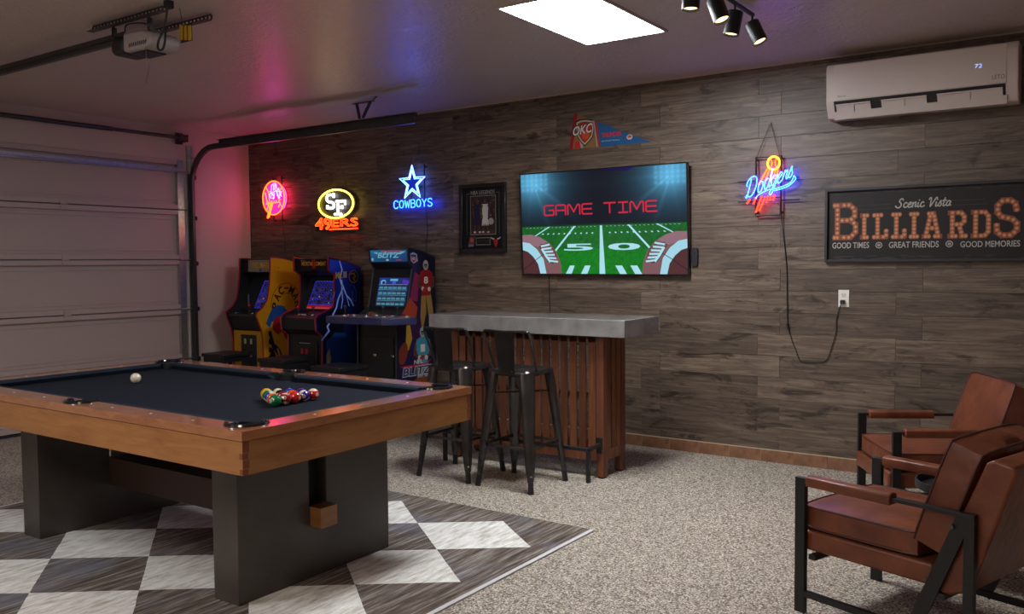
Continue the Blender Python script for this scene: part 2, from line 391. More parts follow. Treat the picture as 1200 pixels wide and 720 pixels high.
# tile baseboard
TILE = pm('terracotta_tile', rgb('#6e4a36'), .45, noise=(14, rgb('#94694d'), .18), bump=(40, .3, .003))
bbo = MB().bb(0, XR, -.006, .0, 0, .085).build('baseboard_back', pm('tile_grout', rgb('#a5917c'), .8), smooth=False); struct(bbo)
tm = MB().bb(-.1147, .1147, -.012, -.006, .002, .0835).build('tile', TILE, bbo, smooth=False)
tx = 4.6105-.234*19+.117; tm.location = (tx, 0, 0)
for k in range(1, 39):
    c = tm.copy(); COL.objects.link(c); c.location = (tx+.234*k, random.uniform(-.0006, .0006), 0)
    if c.location.x+.115 > XR: bpy.data.objects.remove(c)
CAULK = pm('caulk', rgb('#bca88e'), .7)
struct(MB().bb(0, XR, -.010, .0, .0845, .0895).build('trim_1', CAULK, smooth=False))
struct(MB().bb(0, XR, -.006, 0, H-.006, H).build('trim_2', CAULK, smooth=False))
# ---- garage door
DOORP = pm('door_paint', rgb('#b2a199'), .42, bump=(90, .08, .002))
dr = bpy.data.objects.new('door_1', None); COL.objects.link(dr); dr.location = (0, (DY0+DY1)/2, 0); struct(dr, 'white sectional steel garage door with horizontal ribs')
W2 = (DY1-DY0)/2
def door_section(z0, z1):
    m = MB().bb(-.055, -.02, -W2, W2, z0+.003, z1-.003)
    for a, b in ((z0+.003, z0+.052), (z1-.052, z1-.003)): m.prism([(-.02, a), (.016, a+.002), (.016, b-.002), (-.02, b)][::1], 1, -W2, W2)
    m.bb(-.02, -.014, -W2, W2, z0+.08, z0+.10); m.bb(-.02, -.014, -W2, W2, z1-.10, z1-.08)
    s = m.build('door_panel', DOORP, dr, bevel=.003)
    for sy in (-W2+.04, W2-.045, -W2/3, W2/3):
        if abs(sy) > W2-.1: MB().bb(-.02, .020, sy-.035, sy+.035, z0+.004, z1-.004).build('end_stile', STEEL, s, smooth=False)
        else: pass
for k in range(5): door_section(.02+.49*k, .51+.49*k)
for k in range(1, 5):
    for sy in (W2-.045, W2-1.22, W2-2.45, W2-3.7):
        m = MB().bb(.016, .022, sy-.03, sy+.03, .02+.49*k-.045, .02+.49*k+.045); m.cyl((.026, sy-.03, .02+.49*k), (.026, sy+.03, .02+.49*k), .008, 8)
        for a in (-.03, .03):
            for b in (-.018, .018): m.cyl((.018, sy+b, .02+.49*k+a), (.027, sy+b, .02+.49*k+a), .006, 6)
        m.build('hinge', DOORP if sy < W2-.5 else STEEL, dr, smooth=False)
    MB().cyl((.03, W2-.07, .02+.49*k), (.03, W2+.04, .02+.49*k), .007, 8).build('roller_stem', STEEL, dr)
# horizontal strengthening strut
m = MB(); m.bb(.017, .045, -W2, W2-.01, 2.385, 2.390); m.bb(.017, .022, -W2, W2-.01, 2.345, 2.386); m.bb(.045, .050, -W2, W2-.01, 2.36, 2.39); m.bb(.017, .040, -W2, W2-.01, 2.345, 2.350)
m.build('strut', STEEL, dr, smooth=False)
MB().cyl((.045, W2-.1, 2.345), (.045, W2+.05, 2.345), .01, 8).build('roller_stem', STEEL, dr)
MB().bb(-.05, .02, -W2, W2, 0, .02).build('weather_strip', BLK, dr, smooth=False)
# torsion shaft above door
t = thing('torsion_shaft', 'dark steel shaft above the garage door on a bearing bracket', 'shaft', (.112, -3.2, 2.672))
MB().cyl((0, -2.45, 0), (0, 2.38, 0), .016, 10).build('shaft', DSTEEL, t)
m = MB().bb(-.10, -.09, 2.31, 2.39, -.05, .06); m.bb(-.10, .02, 2.37, 2.376, -.035, .035); m.build('bearing_bracket', DSTEEL, t)
MB().cyl((0, 2.27, 0), (0, 2.36, 0), .034, 16).build('cable_drum', DSTEEL, t)
MB().cyl((0, -1.2, 0), (0, 1.6, 0), .021, 12).build('spring', DSTEEL, t)
# right hand track
t = thing('door_track', 'curved dark steel roller track from garage floor to ceiling, right of the door', 'door track', (.05, -.755, 0))
def channel(path, name, par, wd=.052):
    """a C-shaped channel swept along path in the x-z plane; path: (x,z)"""
    m = MB(); n = len(path); sec = [(-wd/2, 0), (wd/2, 0)]
    rows = []
    for i, (x, z) in enumerate(path):
        a = Vector(path[max(i-1, 0)]); b = Vector(path[min(i+1, n-1)]); d = (b-a).normalized(); q = Vector((-d.y, d.x))
        P = Vector((x, z))
        rows.append([(P.x+q.x*o_, y, P.y+q.y*o_) for o_, y in ((wd/2, .028), (wd/2, 0), (-wd/2, 0), (-wd/2, .028), (-wd/2+.005, .028), (-wd/2+.005, .005), (wd/2-.005, .005), (wd/2-.005, .028))])
    vs = [p for r in rows for p in r]; fs = []
    for i in range(n-1):
        for k in range(8):
            k2 = (k+1) % 8; fs.append((i*8+k, i*8+k2, (i+1)*8+k2, (i+1)*8+k))
    m.add(vs, fs); return m.build(name, DSTEEL, par)
path = [(-.0, .02), (-.0, 1.2), (0, 2.12)]+[(.36-.36*math.cos(a), 2.22+.36*math.sin(a)) for a in [i*PI/20 for i in range(0, 11)]]+[(1.2, 2.58), (2.92, 2.58)]
channel(path, 'track', t)
MB().bb(.42, 2.93, .028, .034, 2.605, 2.640).bb(.42, 2.93, .0, .034, 2.636, 2.640).build('support_angle', DSTEEL, t, smooth=False)
MB().bb(-.048, -.042, -.01, .035, .05, 2.62).bb(-.048, -.012, .03, .035, .05, 2.62).build('jamb_angle', STEEL, t, smooth=False)
for z in (.5, 1.0, 1.45, 1.9, 2.3): MB().bb(-.045, .035, -.004, 0, z-.03, z+.03).bb(.0, .045, .03, .036, z-.02, z+.02).build('track_bracket', DSTEEL, t, smooth=False)
MB().bar((-.045, .03, 2.49), (.12, .03, 2.50), .03, .004).build('flag_bracket', STEEL, t, smooth=False)
def perforated(m, a, b, wd=.032, up=(0, 0, 1), side=(0, 1, 0)):
    """L angle with a row of punched holes: two webs joined by short rungs"""
    a = Vector(a); b = Vector(b); d = (b-a); L = d.length; d.normalize(); up = Vector(up); up = (up-d*up.dot(d)).normalized()
    for s_ in (-1, 1): m.bar(a+up*s_*wd*.38, b+up*s_*wd*.38, .003, wd*.24, 0, up)
    n = max(2, int(L/.032))
    for i in range(n+1):
        p = a+d*(L*i/n); m.bar(p-d*.007, p+d*.007, .003, wd*.6, 0, up)
    r = d.cross(up); m.bar(a-up*wd/2+r*wd/2, b-up*wd/2+r*wd/2, wd, .003, 0, up)
t = thing('track_hanger', 'pair of perforated steel hanger straps holding the door track to the ceiling', 'hanger', (2.36, -.73, 2.60))
m = MB(); perforated(m, (-.02, .01, .062), (-.05, .01, .185), up=(1, 0, 0)); m.build('strap', DSTEEL, t, smooth=False)
m = MB(); perforated(m, (.02, .01, .062), (.11, .01, .185), up=(1, 0, 0)); m.build('strap', DSTEEL, t, smooth=False)
MB().bb(-.10, .14, 0, .03, .183, .187).build('ceiling_plate', DSTEEL, t, smooth=False)
MB().bar((.12, .02, .184), (.30, -.12, .184), .012, .006).build('loose_strap', DSTEEL, t, smooth=False)
# skylight panel
t = thing('ceiling_light', 'large bright white rectangular light panel set in the ceiling', 'ceiling light', (5.14, -1.785, H))
MB().bb(-.258, .258, -.472, .472, -.010, -.006).build('diffuser', emis('panel_light', (.93, .97, 1.0), PANEL_L), t, smooth=False)
m = MB()
for a in ((-.275, -.258, -.49, .49), (.258, .275, -.49, .49), (-.258, .258, -.49, -.472), (-.258, .258, .472, .49)): m.bb(*a, -.012, 0)
m.build('frame', pm('panel_frame', rgb('#b9ada2'), .5), t, smooth=False)

# ================================================================== RUG
def rug_mat():
    m = bpy.data.materials.new('harlequin_rug'); m.use_nodes = True; nt = m.node_tree; N = nt.nodes; L = nt.links; b = N['Principled BSDF']
    tc = N.new('ShaderNodeTexCoord'); sx = N.new('ShaderNodeSeparateXYZ')
    wn = N.new('ShaderNodeTexNoise'); wn.inputs['Scale'].default_value = 9; L.new(tc.outputs['Object'], wn.inputs['Vector'])
    va = N.new('ShaderNodeVectorMath'); va.operation = 'MULTIPLY_ADD'; va.inputs[1].default_value = (.010, .010, 0); L.new(wn.outputs['Color'], va.inputs[0]); L.new(tc.outputs['Object'], va.inputs[2])
    L.new(va.outputs[0], sx.inputs[0])
    def mt(op, a, b_, c=None):
        n = N.new('ShaderNodeMath'); n.operation = op
        for i, q in enumerate((a, b_, c)):
            if q is None: continue
            if isinstance(q, (int, float)): n.inputs[i].default_value = q
            else: L.new(q, n.inputs[i])
        return n.outputs[0]
    u = mt('DIVIDE', sx.outputs[0], .372); v = mt('DIVIDE', sx.outputs[1], .285)
    a = mt('FLOOR', mt('MULTIPLY', mt('ADD', u, v), .5), 0); c = mt('FLOOR', mt('MULTIPLY', mt('SUBTRACT', u, v), .5), 0)
    par = mt('FLOORED_MODULO', mt('ADD', a, c), 2.0)      # 0 / 1
    par = mt('SUBTRACT', 1.0, mt('ABSOLUTE', mt('SUBTRACT', par, 0.0), None)) if False else par
    lim = mt('MULTIPLY', mt('LESS_THAN', u, 1.0), mt('GREATER_THAN', u, -7.0)); lim2 = mt('MULTIPLY', mt('LESS_THAN', v, 2.0), mt('GREATER_THAN', v, -6.0))
    white = mt('MULTIPLY', mt('MULTIPLY', par, lim), lim2)
    def streak(sc, c1, c2, c3, seed):
        mp = N.new('ShaderNodeMapping'); mp.inputs['Scale'].default_value = sc; mp.inputs['Location'].default_value = (seed, 0, 0); mp.inputs['Rotation'].default_value = (0, 0, .15); L.new(tc.outputs['Object'], mp.inputs['Vector'])
        n = N.new('ShaderNodeTexNoise'); n.inputs['Scale'].default_value = 1; n.inputs['Detail'].default_value = 7; n.inputs['Roughness'].default_value = .7; L.new(mp.outputs[0], n.inputs['Vector'])
        r = N.new('ShaderNodeValToRGB'); e = r.color_ramp.elements; e[0].position = .33; e[1].position = .68; e[0].color = (*c1, 1); e[1].color = (*c3, 1); k = e.new(.5); k.color = (*c2, 1)
        L.new(n.outputs['Fac'], r.inputs['Fac']); return r.outputs['Color']
    dk = streak((42, 2.5, 1), rgb('#332c28'), rgb('#665b53'), rgb('#a39e9a'), 0)
    wt = streak((38, 7, 1), rgb('#aaa292'), rgb('#d6d4cf'), rgb('#f0f0ee'), 9)
    bl = N.new('ShaderNodeTexNoise'); bl.inputs['Scale'].default_value = 2.2; bl.inputs['Detail'].default_value = 4; L.new(tc.outputs['Object'], bl.inputs['Vector'])
    blr = N.new('ShaderNodeValToRGB'); blr.color_ramp.elements[0].position = .52; blr.color_ramp.elements[1].position = .70; L.new(bl.outputs['Fac'], blr.inputs['Fac'])
    mb_ = N.new('ShaderNodeMixRGB'); mb_.inputs['Color2'].default_value = (*rgb('#6d7486'), 1); L.new(dk, mb_.inputs['Color1']); L.new(mt('MULTIPLY', blr.outputs[0], .55), mb_.inputs['Fac'])
    mx = N.new('ShaderNodeMixRGB'); L.new(white, mx.inputs['Fac']); L.new(mb_.outputs[0], mx.inputs['Color1']); L.new(wt, mx.inputs['Color2'])
    L.new(mx.outputs[0], b.inputs['Base Color']); b.inputs['Roughness'].default_value = .9; b.inputs['Specular IOR Level'].default_value = .1
    bp = N.new('ShaderNodeBump'); bp.inputs['Strength'].default_value = .4; bp.inputs['Distance'].default_value = .004; n = N.new('ShaderNodeTexNoise'); n.inputs['Scale'].default_value = 260; L.new(tc.outputs['Object'], n.inputs['Vector'])
    L.new(n.outputs['Fac'], bp.inputs['Height']); L.new(bp.outputs['Normal'], b.inputs['Normal']); return m
t = thing('rug', 'grey and cream harlequin diamond area rug under the pool table', 'rug', (4.867, -2.80, 0))
MB().bb(-2.66, .468, -1.84, .70, 0.0005, .009).build('pile', rug_mat(), t, smooth=False)
FRG = pm('rug_fringe', rgb('#cac8cc'), .9, bump=(200, .6, .004))
MB().bb(.468, .492, -1.84, .70, 0.0005, .008).build('bound_edge', FRG, t, smooth=False)
MB().bb(-2.684, -2.66, -1.84, .70, 0.0005, .008).build('bound_edge', FRG, t, smooth=False)

# ================================================================== POOL TABLE
WD = wood('maple_veneer', rgb('#85552f'), rgb('#986638'), rgb('#a67343'), (1.2, 1.2, 9), .35, coat=.3, bump=.05)
WDR = wood('maple_rail', rgb('#8a5636'), rgb('#9c6743'), rgb('#ac7750'), (2.0, 2.0, 9), .25, coat=1, bump=.05)
WDD = pm('dark_joint_wood', rgb('#7a4222'), .45)
EBN = pm('dark_stained_leg', rgb('#4a443f'), .38, noise=(6, rgb('#3d3834'), .2), bump=(120, .05, .002))
FELT = pm('navy_felt', rgb('#171c26'), .95, 0, .15, bump=(400, .2, .002))
FELT2 = pm('navy_cushion_felt', rgb('#1b2431'), .9, 0, .2)
TC = (3.752, -3.357, 0)
pt = thing('pool_table', 'maple pool table with black cloth on dark slab legs, standing on the diamond rug', 'pool table', TC)
hx, hy, rw = 1.227, .696, .117
ZR = .815
PK = [(sx*1.098, sy*.572) for sx in (-1, 1) for sy in (-1, 1)]+[(0, -.605), (0, .605)]
cut = MB()
for x, y in PK: cut.cyl((x, y, .68), (x, y, .9), .068, 28)
cut = cut.build('cutter', BLK, pt, smooth=False)
def boolcut(o, solver='EXACT'):
    md = o.modifiers.new('b', 'BOOLEAN'); md.operation = 'DIFFERENCE'; md.object = cut; md.solver = solver
    bpy.context.view_layer.update(); dg = bpy.context.evaluated_depsgraph_get()
    me = bpy.data.meshes.new_from_object(o.evaluated_get(dg)); o.modifiers.clear(); o.data = me
    me.set_sharp_from_angle(angle=math.radians(35)); return o
g = .0006
boolcut(MB().prism([(-hx, -hy), (hx, -hy), (hx-rw-g, -hy+rw), (-hx+rw+g, -hy+rw)], 2, ZR-.036, ZR).build('rail', WDR, pt))
boolcut(MB().prism([(hx, hy), (-hx, hy), (-hx+rw+g, hy-rw), (hx-rw-g, hy-rw)], 2, ZR-.036, ZR).build('rail', WDR, pt))
boolcut(MB().prism([(hx, -hy+g), (hx, hy-g), (hx-rw, hy-rw-g), (hx-rw, -hy+rw+g)], 2, ZR-.036, ZR).build('rail', WDR, pt))
boolcut(MB().prism([(-hx, hy-g), (-hx, -hy+g), (-hx+rw, -hy+rw+g), (-hx+rw, hy-rw-g)], 2, ZR-.036, ZR).build('rail', WDR, pt))
boolcut(MB().bb(-hx+.05, hx-.05, -hy+.05, hy-.05, .735, .7785).build('playing_surface', FELT, pt))
def cushion_bar(a, b, n):      # from a to b, nose direction n
    a = Vector((*a, 0)); b = Vector((*b, 0)); n = Vector((*n, 0)); d = (b-a).normalized(); m = MB()
    vs = []
    for p, e in ((a, 1), (b, -1)):
        for off, z, sh in ((0, .7795, 0), (.030, .7795, .02), (.048, .802, .045), (.040, .811, .040), (0, .8145, 0)):
            q = p+n*off+d*e*sh; vs.append((q.x, q.y, z))
    fs = [(0, 1, 2, 3, 4), (9, 8, 7, 6, 5)]+[(i, 5+i, 5+(i+1) % 5, (i+1) % 5) for i in range(5)]
    m.add(vs, fs); return m.build('cushion', FELT2, pt, smooth=False)
ix, iy = hx-rw, hy-rw
for sy in (-1, 1):
    cushion_bar((-ix+.055, sy*iy), (-.07, sy*iy), (0, -sy)); cushion_bar((.07, sy*iy), (ix-.055, sy*iy), (0, -sy))
for sx in (-1, 1): cushion_bar((sx*ix, -iy+.055), (sx*ix, iy-.055), (-sx, 0))
for x, y in PK:
    m = MB(); vs = []; fs = []; n = 20
    for r_, z in ((.0675, .812), (.064, .76), (.05, .70), (.0, .695)):
        for k in range(n): vs.append((x+r_*math.cos(2*PI*k/n), y+r_*math.sin(2*PI*k/n), z))
    for i in range(3):
        for k in range(n): fs.append((i*n+(k+1) % n, i*n+k, (i+1)*n+k, (i+1)*n+(k+1) % n))
    m.add(vs, fs); pk = m.build('pocket', BLK, pt)
    ang = math.atan2(y, x) if abs(x) > .1 else math.copysign(PI/2, y); sp = 2.05 if abs(x) > .1 else 1.45
    arc = [(x+.076*math.cos(ang+a), y+.076*math.sin(ang+a), .816) for a in [sp*(-1+2*i/24) for i in range(25)]]
    MB().tube(arc, [.007]+[.011]*23+[.007], 8).build('pocket_rim', BLKG, pk)
SIGHT = pm('pearl_sight', (.55, .53, .5), .3)
for sy in (-1, 1):
    for k in (1, 2, 3):
        for sx in (-1, 1):
            MB().cyl((sx*k*.285, sy*(hy-.058), ZR), (sx*k*.285, sy*(hy-.058), ZR+.0012), .006, 10).build('sight', SIGHT, pt, smooth=False)
for sx in (-1, 1):
    for k in (-1, 0, 1):
        if not (sx == 1 and k == 0): MB().cyl((sx*(hx-.058), k*.285, ZR), (sx*(hx-.058), k*.285, ZR+.0012), .006, 10).build('sight', SIGHT, pt, smooth=False)
mm = Matrix.Translation((hx-.06, .0, 0))@Matrix.Diagonal((1, 2.2, 1, 1))
MB().lathe([(.016, ZR), (.016, ZR+.0015), (.014, ZR+.002)], seg=20, mat=mm).build('name_plate', pm('pewter', (.35, .34, .32), .35, .8), pt)
for sy in (-1, 1):
    a, b = sorted((sy*(hy-.004), sy*(hy-.029))); MB().bb(-hx+.0045, hx-.0045, a, b, .649, .7765).build('apron', WD, pt, bevel=.0015, smooth=False)
for sx in (-1, 1):
    a, b = sorted((sx*(hx-.004), sx*(hx-.029))); ap = MB().bb(a, b, -hy+.030, hy-.030, .649, .7765).build('apron', WD, pt, smooth=False)
for sx in (-1, 1):
    for sy in (-1, 1):
        for z0, z1 in ((.735, .7765), (.676, .706)): MB().box((sx*(hx-.0165), sy*(hy-.030/2-.0044), (z0+z1)/2), (.0262, .0022*2+.025, z1-z0)).build('finger_joint', WDD, pt, smooth=False)
        for z0, z1 in ((.709, .732), (.650, .673)): MB().box((sx*(hx-.0130), sy*(hy-.0165), (z0+z1)/2), (.0172, .0262, z1-z0)).build('finger_joint', WDD, pt, smooth=False)
MB().bb(-hx+.04, hx-.04, -hy+.04, hy-.04, .66, .734).build('frame', BLK, pt, smooth=False)
yc = -.018
for sx in (-1, 1):
    a, b = sorted((sx*.722, sx*.886))
    MB().prism([(-.463, .009), (.447, .009), (.447, .658), (yc+.052, .658), (yc+.052, .338), (yc-.052, .338), (yc-.052, .658), (-.463, .658)][::1], 0, a, b).build('leg', EBN, pt, bevel=.003)
bm_ = MB().bb(-.70, .70, yc-.07, yc+.07, .22, .375).build('stretcher_beam', pm('dark_walnut', rgb('#3c2720'), .5), pt, bevel=.002)
MB().bb(.70, .957, yc-.049, yc+.049, .246, .3365).build('tenon', WD, bm_, smooth=False)
MB().bb(-.957, -.70, yc-.049, yc+.049, .246, .3365).build('tenon', WD, bm_, smooth=False)
MB().bb(.722+.06, .722+.10, yc-.051, yc+.051, .339, .655).build('slot_back', BLK, pt, smooth=False)
bpy.data.objects.remove(cut)
# ---- balls
IV = rgb('#d9d2bd')
def ballmat(n, c): return pm(n, c, .08, 0, .5, .6)
BM = {k: ballmat('ball_'+k, rgb(v)) for k, v in dict(yellow='#d9a31c', blue='#1c3fae', red='#c8201c', purple='#3a2086', orange='#d9561f', green='#0f6b3a', maroon='#8c1626', black='#0c0c0e', ivory='#d8d0b8').items()}
RB = .0286
def ball_mesh(colour, stripe, num):
    m = MB(); n, k = 14, 24; rot = Euler((random.uniform(-.6, .6), random.uniform(-.5, .5), random.uniform(0, 6))).to_matrix().to_4x4()
    vs = [(0, 0, -RB)]
    lats = [-PI/2+PI*i/n for i in range(1, n)]
    for la in lats:
        for j in range(k): vs.append((RB*math.cos(la)*math.cos(2*PI*j/k), RB*math.cos(la)*math.sin(2*PI*j/k), RB*math.sin(la)))
    vs.append((0, 0, RB)); b0 = len(m.v)
    for i in range(len(lats)-1):
        la = (lats[i]+lats[i+1])/2; mi = 1 if (stripe and abs(la) > .62) else 0
        m.add([vs[1+i*k+j] for j in range(k)]+[vs[1+(i+1)*k+j] for j in range(k)], [(j, (j+1) % k, k+(j+1) % k, k+j) for j in range(k)], mi, rot)
    mi = 1 if stripe else 0
    m.add([vs[0]]+[vs[1+j] for j in range(k)], [(0, 1+(j+1) % k, 1+j) for j in range(k)], mi, rot)
    m.add([vs[-1]]+[vs[1+(len(lats)-1)*k+j] for j in range(k)], [(0, 1+j, 1+(j+1) % k) for j in range(k)], mi, rot)
    if num:
        for s_ in (1, -1):
            def P(u, v, r_): q = Vector((s_, u, v)).normalized()*r_; return (q.x, q.y, q.z)
            vv = [P(0, 0, RB*1.003)]+[P(.33*math.cos(a), .33*math.sin(a), RB*1.003) for a in [2*PI*i/16 for i in range(16)]]
            f = [(0, 1+i, 1+(i+1) % 16) for i in range(16)]; m.add(vv, f if s_ > 0 else [x[::-1] for x in f], 1, rot)
            gv, gf, _ = glyph(str(num), .02); wd = .16*len(str(num))
            vv = [P((u-.5)*2*wd/2*(1 if s_ > 0 else -1), (v-.5)*.34, RB*1.008) for u, v in gv]; m.add(vv, gf, 2, rot)
    o = m.build('billiard_ball', [BM[colour], BM['ivory'], BM['black']])
    for p_ in o.data.polygons: p_.use_smooth = True
    return o
bx0, by0 = 4.455, -3.34; d = RB*2+.0003
rows = [['green', 'maroon*', 'red', 'purple*', 'red*'], ['orange*', 'maroon', 'orange', 'purple'], ['blue*', 'black', 'blue'], ['green*', 'yellow*'], ['yellow']]
NUM = {'yellow': 1, 'blue': 2, 'red': 3, 'purple': 4, 'orange': 5, 'green': 6, 'maroon': 7, 'black': 8, 'yellow*': 9, 'blue*': 10, 'red*': 11, 'purple*': 12, 'orange*': 13, 'green*': 14, 'maroon*': 15}
where = {'green': 'at the near corner of the rack', 'red*': 'at the right corner of the rack', 'yellow': 'at the far left corner of the rack'}
for i, r in enumerate(rows):
    for j, c in enumerate(r):
        st = c.endswith('*'); nm = c.rstrip('*'); o = ball_mesh(nm, st, NUM[c])
        o.location = (bx0-i*d*.866, by0+(j-(len(r)-1)/2)*d, .7787+RB)
        lb = ('white billiard ball with a %s stripe ' if st else 'solid %s billiard ball ') % nm
        tag(o, lb+where.get(c, 'in the racked triangle on the table'), 'billiard ball', 'racked billiard balls on the pool table')
cb = ball_mesh('ivory', False, 0); cb.location = (3.146, -3.328, .7787+RB); cb.name = 'cue_ball'; tag(cb, 'plain ivory cue ball alone at the left end of the table', 'billiard ball')

# ================================================================== TELEVISION
tv = thing('television', 'large flat television on the plank wall showing the football field and red words', 'television', (4.275, -.035, 1.745), rot=(math.radians(3.2), .004, 0))
TW, TH = 1.482, .838
MB().bb(-TW/2, TW/2, -.03, .0, -TH/2, TH/2).build('casing', BLKG, tv, bevel=.003)
m = MB()
e_ = .009
for a in ((-TW/2, TW/2, TH/2-e_, TH/2), (-TW/2, TW/2, -TH/2, -TH/2+.014), (-TW/2, -TW/2+e_, -TH/2+.014, TH/2-e_), (TW/2-e_, TW/2, -TH/2+.014, TH/2-e_)): m.bb(a[0], a[1], -.034, -.03, a[2], a[3])
m.build('bezel', BLKG, tv, smooth=False)
MB().bb(-.25, .25, 0, .03, -.2, .2).build('wall_mount', BLK, tv, smooth=False)
MB().bb(TW/2-.06, TW/2-.03, -.033, -.027, -TH/2-.006, -TH/2).build('sensor', BLK, tv, smooth=False)
c = Canvas(); K = rgb
x0, x1 = 0, 1.464; y0, y1 = 0, .815; hz = .385
NB, NB2 = K('#07080f'), K('#0c1c30')
c.rect(x0, hz, x1, y1, NB)
c.up()   # stadium light beams as gradient fans
def sky(x, y):
    r, g_, b_ = .004, .005, .010
    for sgn, sx in ((1, .12), (-1, 1.344)):
        dx, dy = (x-sx)*sgn, y-.745; d2 = dx*dx*1.0+dy*dy*1.4
        gl = math.exp(-d2/.018)*.55+math.exp(-d2/.07)*.24
        an = math.atan2(dy, dx); rr = math.sqrt(d2)
        be = max(0, math.cos(an*11+.6))**3*math.exp(-((an+.85)/.75)**2)*math.exp(-rr/.13)*.50 if rr > .03 else 0
        for i in range(6):
            for j in range(4):
                px, py = .02+i*.045, .80-j*.038; q = ((x if sgn > 0 else 1.464-x)-px)**2+(y-py)**2; gl += math.exp(-q/.00022)*.32
        v = gl+be; r += v*.13; g_ += v*.50; b_ += v*.80
    return (r, g_, b_)
c.grid(x0, hz, x1, y1, 120, 44, sky); c.up()
c.poly([(.66, .815), (1.04, .815), (.98, .79), (.72, .805)], NB, None, [K('#0d0828'), K('#1c1070'), NB, NB])
c.up(); rg = random.Random(3); c.grid(x0, 0, x1, hz, 90, 24, lambda x, y: tuple(q*(.75+.5*rg.random())*(1-.35*abs(x/1.464-.5)) for q in (K('#0f7818') if y < .2 else K('#186424'))))
c.rect(x0, hz, x1, hz+.012, K('#0d2a1c'))
c.up(); vp = (.742, .62); WL = K('#a8dce8')
def fl(xb, wd):   # yard line from bottom abscissa xb to the horizon
    t_ = (hz-0)/(vp[1]-0); xt = xb+(vp[0]-xb)*t_
    c.poly([(xb-wd/2, 0), (xb+wd/2, 0), (xt+wd*.14, hz-.002), (xt-wd*.14, hz-.002)], WL)
for k in (-4, -3, -2, -1, 0, 1, 2, 3, 4):
    xb = .745+k*.62 if k else .745
    t_ = .62; xt = xb+(vp[0]-xb)*t_
    if abs(k) <= 1 or True:
        a = (xb, 0); L2 = []
        def at(y): s_ = y/vp[1]; return xb+(vp[0]-xb)*s_
        ylo = 0
        if abs(k) >= 1:
            xc_ = x0 if k < 0 else x1; s_ = (xc_-xb)/(vp[0]-xb)
            ylo = max(0, s_*vp[1]+.005) if 0 < s_ < 1 else 0
        if ylo < hz-.02:
            ww = lambda y: .052*(1-y/vp[1])
            c.poly([(at(ylo)-ww(ylo)/2+(0 if k >= 0 else ww(ylo)/2), ylo), (at(ylo)+ww(ylo)/2-(0 if k <= 0 else ww(ylo)/2), ylo), (at(hz-.004)+ww(hz)/2, hz-.004), (at(hz-.004)-ww(hz)/2, hz-.004)], WL)
for (yy, hh, n, sp, wd) in ((.318, .010, 22, .052, .014), (.372, .004, 40, .036, .009)):
    for i in range(-n//2, n//2+1):
        x = .742+(i+.5)*sp
        if abs(i+.5) < 1 or not (x0+.02 < x < x1-.02): continue
        c.poly([(x-wd/2, yy), (x+wd/2, yy), (x+wd/2+(vp[0]-x)*.02, yy+hh), (x-wd/2+(vp[0]-x)*.02, yy+hh)], WL)
for xa, xb_ in ((.42, .475), (.56, .62), (.87, .93), (1.00, 1.06)):
    c.poly([(xa-.01 if xa < .742 else xa+.03, .0), (xb_-.01 if xa < .742 else xb_+.03, 0), (xb_+.02 if xa < .742 else xb_-.01, .066), (xa+.03 if xa < .742 else xa-.01, .066)], WL)
c.up(); c.text('5', .40, .185, .27, .055, WL, None, .02, -.0); c.text('0', .80, .185, .28, .055, WL, None, .03)
c.up()
for side in (0, 1):   # footballs in the lower corners
    fx = (lambda u: u) if side == 0 else (lambda u: 1.464-u)
    def P(l): return [(fx(a), b) for a, b in l]
    c.poly(P([(0, .318), (.08, .322), (.17, .300), (.26, .252), (.325, .18), (.36, .10), (.375, .0), (0, 0)]), K('#7a5558'), None, None); c.up()
    c.poly(P([(0, .318), (.08, .322), (.17, .300), (.24, .26), (.15, .22), (.0, .26)]), K('#8d6a74'), None); c.up()
    c.poly(P([(0, .262), (.07, .25), (.14, .20), (.20, .12), (.225, 0), (.165, 0), (.145, .08), (.10, .14), (.05, .18), (0, .195)]), K('#9fd2e2')); c.up()
    c.poly(P([(0, .195), (.05, .18), (.10, .14), (.145, .08), (.165, 0), (0, 0)]), K('#4e2a2c')); c.up()
    c.line(P([(.0, .03), (.12, .11), (.22, .17)]), .005, K('#1c1014'))
    c.line(P([(.165, .225), (.20, .16), (.245, .10), (.29, .085)]), .006, K('#20141a')); c.line(P([(.175, .24), (.24, .235), (.31, .19), (.325, .13), (.29, .085)]), .005, K('#20141a')); c.up()
    for k in range(6):
        t_ = k/5; a = (.185+.075*t_, .225-.12*t_); c.line(P([a, (a[0]+.075, a[1]+.012-.02*t_)]), .014, K('#a9dcea'))
    c.line(P([(.19, .20), (.225, .145), (.262, .10)]), .020, K('#a9dcea')); c.up()
L_, wd = stroketext('GAME', .225, .475, .078, .20, 1.42)
for q in L_: c.line(q, .012, K('#c8203c'))
for q in stroketext('TIME', .775, .475, .078, .20, 1.42)[0]: c.line(q, .012, K('#c8203c'))
c.build('screen', SCREEN, tv, lambda u, v, l: (-TW/2+.009+u, -.0305-l, -TH/2+.014+v), eps=.00015)
cable = MB().tube(crom([(3.77, -.012, 1.33), (3.772, -.010, 1.15), (3.775, -.010, .95), (3.77, -.011, .5)]), .004, 6).build('television_cable', CORD); tag(cable, 'black cable hanging from the television down behind the bar', 'cable')

